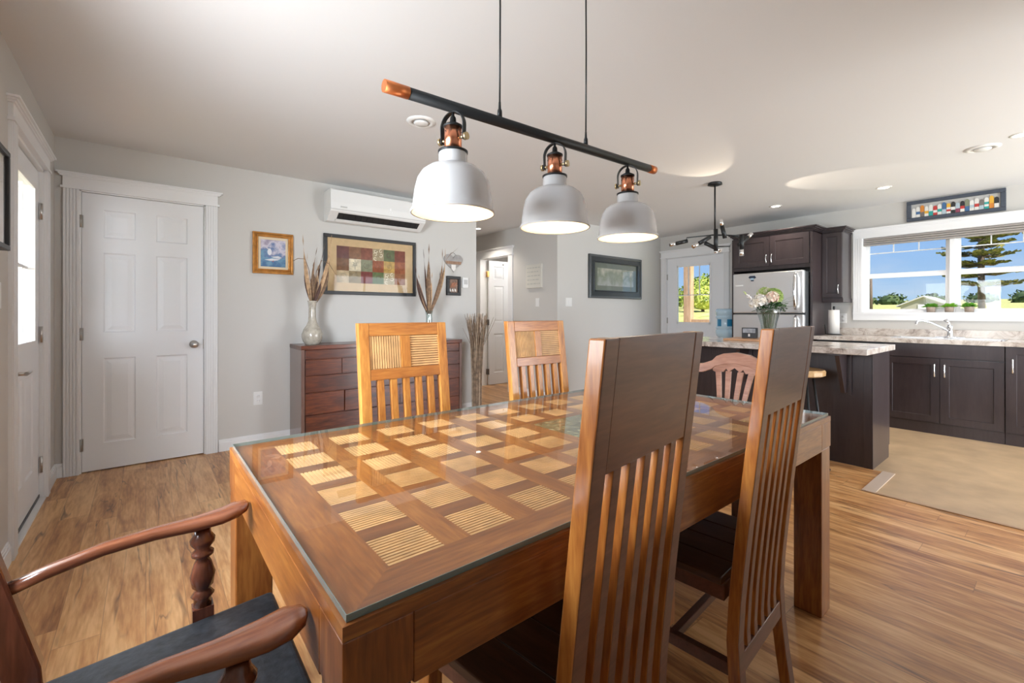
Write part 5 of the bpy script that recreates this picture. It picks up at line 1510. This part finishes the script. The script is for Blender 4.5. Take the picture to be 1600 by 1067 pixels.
# power cord on the floor
cd = MB().mat(0, True).tube([(3.62, 1.28, 0.008), (3.68, 1.16, 0.008), (3.80, 1.08, 0.008), (3.92, 1.10, 0.008), (3.99, 1.18, 0.008), (4.05, 1.30, 0.008), (4.15, 1.36, 0.01)], 0.0075, 8).build('power_cord', M['black'], 0)
tag(cd, 'black cord looping on the floor at the foot of the island', 'cord')

# vase with bouquet on the island
VX, VY = 4.42, 1.715
fv = thing('flower_vase', 'flared clear glass vase of cut flowers on the island', 'vase', (VX, VY, 0.910))
prv = [(0, 0), (0.045, 0), (0.048, 0.006), (0.046, 0.02), (0.055, 0.08), (0.068, 0.16), (0.090, 0.25), (0.108, 0.292), (0.105, 0.293), (0.086, 0.25), (0.064, 0.16), (0.051, 0.08), (0.042, 0.02), (0, 0.016)]
part('body', MB().mat(0, True).lathe(prv, (0, 0, 0), 32), M['wglass'], fv)
def petals(mb, c, R, n, pr__, mats):
    for k in range(n):
        f = (k + 0.5) / n; th = math.acos(1 - 1.55 * f); ph = PI * (1 + 5 ** 0.5) * k
        d = Vector((math.sin(th) * math.cos(ph), math.sin(th) * math.sin(ph), math.cos(th)))
        p = Vector(c) + d * R
        u_ = d.cross(Vector((0.3, 0.2, 1))).normalized(); w_ = d.cross(u_)
        mb.mat(random.randrange(mats), False)
        for q in range(4):
            an = q * PI / 2 + k
            e1 = u_ * math.cos(an) + w_ * math.sin(an); e2 = u_ * math.cos(an + 0.9) + w_ * math.sin(an + 0.9); e3 = u_ * math.cos(an - 0.9) + w_ * math.sin(an - 0.9)
            mb.quad(p, p + e3 * pr__ * 0.7 + d * 0.012, p + e1 * pr__ + d * random.uniform(0.002, 0.014), p + e2 * pr__ * 0.7 + d * 0.009)
random.seed(9)
def flower(name, label, pos, kind, mats, R):
    t = thing(name, label, 'flower', (VX, VY, 0.93), 0, 'cut flowers in the island vase')
    p = Vector(pos)
    mb = MB()
    if kind == 'globe':
        mb.mat(0, True).ball(p, R * 0.8, 14, 10); petals(mb, p, R * 0.9, 230, R * 0.24, len(mats))
    elif kind == 'rose':
        mb.mat(0, True).ball(p, R * 0.6, 10, 8)
        petals(mb, p, R * 0.62, 46, R * 0.48, len(mats)); petals(mb, p, R * 0.80, 26, R * 0.5, len(mats))
    else:
        for j in range(26):
            f = j / 25; q = p + Vector((-0.62, 0.51, 0)) * (f * 0.10) + Vector((0, 0, f * 0.085)) + Vector((random.uniform(-1, 1), random.uniform(-1, 1), random.uniform(-1, 1))) * R * 0.45 * (1.1 - f)
            mb.mat(0 if f < 0.75 else 1, True).ball(q, R * 0.27 * (1.15 - 0.6 * f), 7, 5)
    part('bloom', mb, mats, t, 0, False)
    part('stem', MB().mat(0, True).tube([(0, 0, 0), (p.x * 0.25, p.y * 0.25, p.z * 0.6), tuple(p)], 0.003, 6), M['leafdk'], t)
gw3 = solid('moss_petal', (0.24, 0.36, 0.08), 0.6)
gw = solid('pale_green_petal', (0.50, 0.58, 0.24), 0.6); gw2 = solid('lime_petal', (0.40, 0.52, 0.15), 0.6)
pk = solid('blush_petal', (0.78, 0.55, 0.44), 0.6); pk2 = solid('cream_petal', (0.82, 0.74, 0.62), 0.6); wh = solid('white_petal', (0.82, 0.78, 0.74), 0.6)
# positions relative to (VX,VY,0.93): right in view = (0.776,-0.631)
def rel(r_, z_, f_=0.0): return (0.776 * r_ + 0.631 * f_, -0.631 * r_ + 0.776 * f_, z_)
flower('hydrangea', 'large lime green hydrangea head in the island vase', rel(0.045, 0.385), 'globe', [gw2, gw, gw3], 0.075)
flower('hydrangea', 'pale green hydrangea head at the back of the bouquet', rel(-0.005, 0.405, 0.05), 'globe', [gw, pk2, gw2], 0.065)
flower('rose', 'blush pink rose at the centre of the bouquet', rel(0.0, 0.375, -0.055), 'rose', [pk, pk2], 0.055)
flower('rose', 'cream rose low on the left of the bouquet', rel(-0.085, 0.345, -0.02), 'rose', [pk2, wh], 0.062)
flower('rose', 'white rose leaning left below the blossom spike', rel(-0.125, 0.325, 0.0), 'rose', [wh, pk2], 0.05)
flower('blossom_spike', 'white and yellow blossom spike on the left of the bouquet', rel(-0.145, 0.345, 0.0), 'spike', [wh, gw], 0.035)
fol = thing('bouquet_foliage', 'dark green leaves and long grass blades in the island bouquet', 'foliage', (VX, VY, 0.93))
mb = MB()
for k in range(170):
    r_ = random.uniform(-0.09, 0.12); f_ = random.uniform(-0.08, 0.05)
    z_ = 0.275 + random.uniform(-0.02, 0.06)
    p = Vector(rel(r_, z_, f_)); an = random.uniform(0, 2 * PI)
    d = Vector((math.cos(an), math.sin(an), random.uniform(-0.4, 0.6))).normalized(); s_ = d.cross(Vector((0, 0, 1))).normalized()
    L_ = random.uniform(0.04, 0.075)
    mb.quad(p, p + d * L_ * 0.5 + s_ * L_ * 0.25, p + d * L_, p + d * L_ * 0.5 - s_ * L_ * 0.25)
part('leaves', mb, M['leafdk'], fol)
mb = MB()
for k in range(16):
    e1 = rel(0.14 + 0.10 * random.random(), 0.29 + 0.10 * k / 16, random.uniform(-0.05, 0.05))
    mb.tube([rel(0.02, 0.2), rel(0.07, 0.30 + 0.002 * k), e1], [0.0018, 0.0016, 0.0006], 4)
part('grass_blades', mb, M['leafdk'], fol)
mb = MB().mat(0, True)
for k in range(14):
    an = k * 2.4
    mb.tube([(0.02 * math.cos(an), 0.02 * math.sin(an), 0), (0.05 * math.cos(an + 0.3), 0.05 * math.sin(an + 0.3), 0.22), (0.07 * math.cos(an + .4), 0.07 * math.sin(an + .4), 0.30)], 0.003, 5)
part('stems', mb, M['leafdk'], fol)

# cutting board and small photo box on the island
cb_ = MB().box(-0.20, 0.20, -0.15, 0.15, 0, 0.018).build('cutting_board', M['board'], 0.005)
cb_.location = (4.40, 1.90, 0.9105); cb_.rotation_euler = (0, 0, 0.15)
tag(cb_, 'reddish wooden cutting board on the island beside the flower vase', 'cutting board')
bx_ = thing('card_box', 'small black box with a grey picture standing on the cutting board', 'box', (4.44, 1.888, 0.929), -PI / 2 + 0.1)
part('box', MB().box(-0.065, 0.065, -0.02, 0.02, 0.0, 0.098), M['black'], bx_, 0.002)
part('picture_panel', MB().box(-0.055, 0.055, -0.0215, -0.0205, 0.05, 0.09), solid('grey_picture', (0.32, 0.33, 0.36), 0.4, noise=0.4, nscale=40), bx_)
part('white_mark', MB().box(-0.008, 0.008, -0.0215, -0.0205, 0.015, 0.04), M['paper'], bx_)

# paper towel holder on the counter
pt = thing('paper_towel_holder', 'white paper towel roll on a black stand beside the wall cabinet', 'paper towel holder', (6.30, 1.655, CZ1))
pt.location = (6.30, 1.725, CZ1 + 0.0006)
part('base', MB().mat(0, True).lathe([(0, 0), (0.08, 0), (0.08, 0.01), (0, 0.012)], (0, 0, 0), 24), M['black'], pt)
part('rod', MB().mat(0, True).tube([(0, 0, 0.01), (0, 0, 0.325)], 0.006, 8).lathe([(0, 0.298), (0.012, 0.30), (0.012, 0.335), (0, 0.338)], (0, 0, 0), 12), M['black'], pt)
part('paper_roll', MB().mat(0, True).lathe([(0.018, 0.013), (0.055, 0.013), (0.055, 0.292), (0.018, 0.292), (0.018, 0.013)], (0, 0, 0), 28), M['paper'], pt)
part('side_arm', MB().mat(0, True).tube([(-0.03, 0.075, 0.005), (-0.03, 0.078, 0.06), (-0.03, 0.085, 0.12)], 0.006, 8), M['black'], pt)

# potted plants on the sill
for k, (yy, lb) in enumerate(((0.921, 'leftmost small potted plant on the window sill'), (0.777, 'middle small potted plant on the window sill, brightest leaves'), (0.628, 'rightmost small potted plant on the window sill'))):
    t = thing('potted_plant', lb, 'potted plant', (XR + 0.042, yy, 1.1755), 0, 'potted plants on the sill')
    part('pot', MB().mat(0, True).lathe([(0, 0), (0.034, 0), (0.039, 0.055), (0.036, 0.056), (0.033, 0.05), (0, 0.048)], (0, 0, 0), 18), M['pot'], t)
    mb = MB(); random.seed(20 + k)
    for q in range(150):
        an = random.uniform(0, 2 * PI); el = random.uniform(0.1, 1.3)
        d = Vector((math.cos(an) * math.cos(el) * 0.75, math.sin(an) * math.cos(el) * 1.5, math.sin(el) * 0.95))
        p0 = Vector((0, 0, 0.052)) + d * random.uniform(0.005, 0.03); p1 = Vector((0, 0, 0.052)) + d * random.uniform(0.035, 0.058)
        s_ = d.cross(Vector((random.random(), random.random(), 1))).normalized() * 0.009
        mb.quad(p0, (p0 + p1) / 2 + s_, p1, (p0 + p1) / 2 - s_)
    part('leaves', mb, M['leaf'] if k != 1 else solid('lime_leaf', (0.22, 0.50, 0.04), 0.5, noise=0.3, nscale=60), t)

# buoy picture above the window
bf = thing('framed_art', 'long navy-framed row of painted wooden buoys above the kitchen window', 'wall art', (XR, 0.74, 2.285), -PI / 2)
w_, h_ = 0.745, 0.222
part('frame', (lambda mb: mb.box(-w_ / 2, w_ / 2, -0.022, 0, h_ / 2 - 0.038, h_ / 2).box(-w_ / 2, w_ / 2, -0.022, 0, -h_ / 2, -h_ / 2 + 0.038).box(-w_ / 2, -w_ / 2 + 0.038, -0.022, 0, -h_ / 2 + 0.038, h_ / 2 - 0.038).box(w_ / 2 - 0.038, w_ / 2, -0.022, 0, -h_ / 2 + 0.038, h_ / 2 - 0.038))(MB()), solid('navy_wood', (0.055, 0.068, 0.095), 0.5, noise=0.15, nscale=40), bf, 0.004)
part('backing', MB().box(-w_ / 2 + 0.035, w_ / 2 - 0.035, -0.006, -0.001, -h_ / 2 + 0.035, h_ / 2 - 0.035), solid('grey_backing', (0.50, 0.50, 0.49), 0.7), bf)
bc = {'w': (0.74, 0.73, 0.70), 'r': (0.50, 0.04, 0.035), 'o': (0.62, 0.22, 0.03), 'y': (0.72, 0.40, 0.04), 'b': (0.05, 0.13, 0.28), 't': (0.02, 0.33, 0.30), 'k': (0.02, 0.02, 0.022), 'g': (0.22, 0.24, 0.16), 'm': (0.25, 0.05, 0.09), 'l': (0.42, 0.52, 0.58), 'd': (0.17, 0.15, 0.14)}
bm_ = {k: solid('buoy_' + {'w': 'white', 'r': 'red', 'o': 'orange', 'y': 'yellow', 'b': 'blue', 't': 'teal', 'k': 'black', 'g': 'olive', 'm': 'maroon', 'l': 'pale_blue', 'd': 'taupe'}[k], v, 0.5) for k, v in bc.items()}
order = ['w', 'wbw', 'od', 'wyw', 'wt', 'rwr', 'wtw', 'bl', 'ywrw', 'kwk', 'lm', 'krw', 'gb', 'wlw', 'wrw', 'dl', 'wtwt', 'yo', 'kw']
nb = len(order)
for k, s_ in enumerate(order):
    x0 = -w_ / 2 + 0.045 + k * (w_ - 0.09) / nb; wd_ = (w_ - 0.09) / nb - 0.003
    hgt = 0.100 + 0.030 * ((k * 7) % 5) / 5
    zb = -h_ / 2 + 0.040
    mb = MB(); mats = [bm_[c] for c in s_[::-1]]
    n = len(s_)
    for q in range(n):
        mb.mat(q)
        z0_, z1_ = zb + hgt * 0.8 * q / n, zb + hgt * 0.8 * (q + 1) / n
        mb.box(x0, x0 + wd_, -0.016, -0.0062, z0_, z1_)
    mb.mat(n - 1); xc = x0 + wd_ / 2
    arc = [(xc + wd_ / 2 * math.cos(PI * j / 8), zb + hgt * 0.8 + hgt * 0.2 * math.sin(PI * j / 8)) for j in range(9)]
    mb.prism(arc, -0.016, -0.0062, 'y')
    part('painted_buoy', mb, mats, bf)

# ------------------------------------------------------------------ outside
GZ = -0.5
def bumpy(name, col1, col2, scale):
    m, nt, b = new_mat(name)
    tc = nt.nodes.new('ShaderNodeTexCoord'); nz = nt.nodes.new('ShaderNodeTexNoise'); nz.inputs['Scale'].default_value = scale; nz.inputs['Detail'].default_value = 8
    nt.links.new(tc.outputs['Object'], nz.inputs['Vector'])
    r = nt.nodes.new('ShaderNodeValToRGB'); r.color_ramp.elements[0].position = 0.35; r.color_ramp.elements[1].position = 0.65
    r.color_ramp.elements[0].color = (*col1, 1); r.color_ramp.elements[1].color = (*col2, 1)
    nt.links.new(nz.outputs['Fac'], r.inputs[0]); nt.links.new(r.outputs[0], b.inputs['Base Color']); b.inputs['Roughness'].default_value = 0.9
    return m
M['grass'] = bumpy('lawn_grass', (0.30, 0.34, 0.09), (0.58, 0.54, 0.20), 3)
M['bushg'] = bumpy('bush_green', (0.07, 0.14, 0.02), (0.34, 0.40, 0.06), 9)
M['bushl'] = bumpy('bush_lime', (0.24, 0.34, 0.04), (0.66, 0.66, 0.14), 9)
M['farg'] = bumpy('far_wood_green', (0.04, 0.075, 0.025), (0.10, 0.145, 0.05), 0.6)
M['conif'] = bumpy('conifer_needles', (0.05, 0.08, 0.02), (0.30, 0.27, 0.07), 12)
M['bark'] = bumpy('bark', (0.10, 0.07, 0.05), (0.2, 0.15, 0.11), 10)
M['siding'] = solid('tan_siding', (0.45, 0.42, 0.34), 0.8)
M['deckw'] = wood('deck_wood', (0.40, 0.24, 0.13), (0.55, 0.36, 0.21), (0.68, 0.48, 0.30), 'z', 4, 0.7, 0.0)
# ground: flat near, rising slowly to the east
mb = MB()
gx = [-60, -30, -12, -3, 3, 7] + [7 + 2.5 * k for k in range(1, 22)] + [75, 100, 130, 160, 210, 260]
gy = [-160, -80, -40, -20] + [-10 + 2.5 * k for k in range(25)] + [60, 80, 120, 200]
def gh(x, y):
    w = min(1.0, max(0.0, (y / max(x, 1.0) - 0.33) / 0.15))
    return GZ + max(0, x - 14) * 0.030 + w * min(1.65, max(0, x - 9.5) * 0.155)
for x in gx:
    for y in gy: mb.v.append((x, y, gh(x, y)))
for i in range(len(gx) - 1):
    for j in range(len(gy) - 1):
        a = i * len(gy) + j; mb.face((a, a + len(gy), a + len(gy) + 1, a + 1))
struct('ground', mb, M['grass'])
def crown_mesh(mb, c, R, seed, sq=(1, 1, 0.85), n=260, leaf=0.2):
    random.seed(seed)
    mb.mat(0, False).ball(c, R * 0.8, 10, 7, sq)
    for k in range(n):
        th = math.acos(random.uniform(-0.6, 1)); ph = random.uniform(0, 2 * PI)
        d = Vector((math.sin(th) * math.cos(ph) * sq[0], math.sin(th) * math.sin(ph) * sq[1], math.cos(th) * sq[2]))
        p = Vector(c) + d * R * random.uniform(0.75, 1.08)
        u_ = Vector((random.uniform(-1, 1), random.uniform(-1, 1), random.uniform(-1, 1))).normalized(); v_ = u_.cross(d).normalized()
        L_ = R * leaf * random.uniform(0.6, 1.3)
        mb.quad(p - u_ * L_, p - v_ * L_ * 0.6, p + u_ * L_, p + v_ * L_ * 0.6)
# bushes beyond the kitchen door
bushes = [(20.0, 10.6, 0.95, 'bushl', 'lime tree, nearest the porch post'), (20.6, 12.6, 0.9, 'bushg', 'low dark tree behind the porch post'), (23.4, 12.6, 1.25, 'bushg', 'round mid green tree in the middle of the door glass'), (24.2, 15.3, 1.3, 'bushl', 'lime tree behind the left edge of the door glass'),
    (26.6, 13.8, 1.35, 'bushl', 'tall lime tree at the centre back of the door glass'), (21.8, 9.2, 1.0, 'bushg', 'mid green tree behind the water jug side of the door glass'), (27.6, 17.6, 1.45, 'bushg', 'mid green tree at the far left behind the door glass'), (27.5, 11.0, 1.4, 'bushl', 'lime tree at the far right behind the door glass'), (30.4, 15.6, 1.75, 'bushg', 'largest dark green tree at the back of the door view')]
for k, (x, y, R, mk, lb) in enumerate(bushes):
    t = thing('leafy_tree', lb, 'tree', (x, y, gh(x, y)), 0, 'leafy trees beyond the deck')
    mb = MB(); R = R * 0.78; crown_mesh(mb, (0, 0, R * 0.75), R, 40 + k, (1, 1, 0.9), 620, 0.10)
    part('crown', mb, M[mk], t)
    part('trunk', MB().mat(0, True).tube([(0, 0, -0.05), (0.05, 0, R * 0.5)], [0.08, 0.04], 7), M['bark'], t)
# far tree line seen through the sink window
for k in range(24):
    y = 72 - k * 7.4; x = 150 + 7 * math.sin(k * 1.7)
    t = thing('distant_tree', 'dark green tree in the far tree line beyond the field', 'tree', (x, y, gh(x, y)), 0, 'far tree line')
    mb = MB(); crown_mesh(mb, (0, 0, 0.9), 2.6, 80 + k, (0.9, 1.2, 0.62 + 0.14 * math.sin(k * 2.3)), 90, 0.2)
    part('crown', mb, M['farg'], t)
# fir tree outside the right sash
TXX, TYY = 17.5, 1.42
ft = thing('fir_tree', 'tall sparse fir tree outside the right half of the sink window', 'tree', (TXX, TYY, gh(TXX, TYY)))
g0 = gh(TXX, TYY)
part('trunk', MB().mat(0, True).tube([(0, 0, 0), (0.03, 0.02, 3), (0, 0, 7)], [0.085, 0.07, 0.02], 9), M['bark'], ft)
mb = MB(); mbb = MB(); random.seed(31)
z = 2.35
while z < 6.8:
    L_ = 0.95 * (1 - (z - 2.35) / 7.0) * random.uniform(0.8, 1.05)
    for q in range(7):
        an = random.uniform(0, 2 * PI)
        d = Vector((math.cos(an), math.sin(an), 0))
        l2 = L_ * random.uniform(0.7, 1.05)
        zz = z + random.uniform(-0.05, 0.05)
        pts = [Vector((0, 0, zz)), d * l2 * 0.5 + Vector((0, 0, zz - 0.05)), d * l2 + Vector((0, 0, zz + 0.04))]
        mbb.tube(pts, [0.02, 0.012, 0.004], 5)
        for s_ in range(26):
            f = 0.2 + 0.8 * s_ / 25
            p = pts[0].lerp(pts[2], f) + Vector((random.uniform(-.05, .05), random.uniform(-.05, .05), random.uniform(-0.03, 0.03)))
            lat = d.cross(Vector((0, 0, 1)))
            for sg in (-1, 1):
                e_ = (d * 0.5 + lat * sg * random.uniform(0.5, 1.1)).normalized() * random.uniform(0.10, 0.18) * (1.25 - f * 0.5)
                wv = Vector((0, 0, 1)) * 0.028 + d * 0.03
                mb.quad(p, p + e_ * 0.5 + wv, p + e_ + Vector((0, 0, -0.015)), p + e_ * 0.5 - wv)
    z += random.uniform(0.20, 0.30)
part('branches', mbb, M['bark'], ft)
part('needles', mb, M['conif'], ft)
# gabled house
hx, hy = 90.0, 13.4
gz = gh(hx, hy)
hs_ = thing('house', 'small pale house with gable roof seen above the potted plants', 'house', (hx, hy, gz))
e1 = 1.16 + (490 - 478) * 33.5 / 703.4
part('wall', MB().prism([(-2.6, -0.4), (2.6, -0.4), (2.6, 0.65), (0, 1.85), (-2.6, 0.65)], 0, 9, 'x'), M['siding'], hs_)
part('roof', MB().prism([(-3.1, 0.42), (0, 1.86), (3.1, 0.42), (3.1, 0.6), (0, 2.06), (-3.1, 0.6)], -0.3, 9.2, 'x'), solid('white_fascia', (0.62, 0.60, 0.58), 0.7), hs_)
part('window', MB().box(-0.06, 0, -0.6, 0.6, -0.1, 0.75), M['trim'], hs_)
# utility pole
ux, uy = 80.0, 17.5
up_ = thing('utility_pole', 'wooden utility pole beyond the left half of the sink window', 'utility pole', (ux, uy, gh(ux, uy)))
part('pole', MB().mat(0, True).tube([(0, 0, -0.2), (0, 0, 4.9)], [0.26, 0.18], 8), M['bark'], up_)
part('transformer', MB().mat(0, True).tube([(-0.1, 0.45, 3.1), (-0.1, 0.45, 3.8)], 0.22, 10), solid('grey_can', (0.35, 0.36, 0.38), 0.5), up_)
part('insulator', MB().box(-0.05, 0.05, -0.35, 0.35, 1.55, 1.63), M['bark'], up_)
# deck outside the kitchen door
dk = thing('deck', 'wooden deck outside the kitchen door', 'deck', (7.9, 4.3, -0.1))
part('deck_boards', MB().box(XR + 0.162, 9.2, 2.6, 6.6, -0.14, -0.06), M['deckw'], dk, 0, True)
dp_ = thing('deck_post', 'square wooden porch post seen through the kitchen door glass', 'post', (9.05, 5.11, -0.06))
part('post', MB().box(8.98, 9.12, 5.03, 5.19, -0.06, 3.0), M['deckw'], dp_, 0.004, True)
rl = thing('deck_railing', 'low wooden deck railing seen through the kitchen door glass', 'railing', (9.05, 4.0, -0.06))
part('top_rail', MB().box(9.0, 9.12, 2.6, 5.025, 0.97, 1.04), M['deckw'], rl, 0.003, True)
for k in range(16):
    y = 2.66 + k * 0.15
    part('baluster', MB().box(9.04, 9.08, y, y + 0.045, -0.06, 0.969), M['deckw'], rl, 0, True)
# white porch siding outside the entry door
mb = MB()
for k in range(24): mb.box(-3.2, -0.66, 8.0 - 0.006 * (k % 2), 8.1, -0.5 + 0.14 * k, -0.36 + 0.14 * k)
struct('wall_porch', mb, M['trim'])
struct('roof_sun_block', MB().box(-2.1, -0.64, -3.5, 4.2, 2.55, 2.62), M['trim'])  # unseen roof added to keep sun out of the west opening
struct('floor_porch', MB().box(-2.1, -0.64, -3.5, 5.0, -0.12, -0.02), M['deckw'])
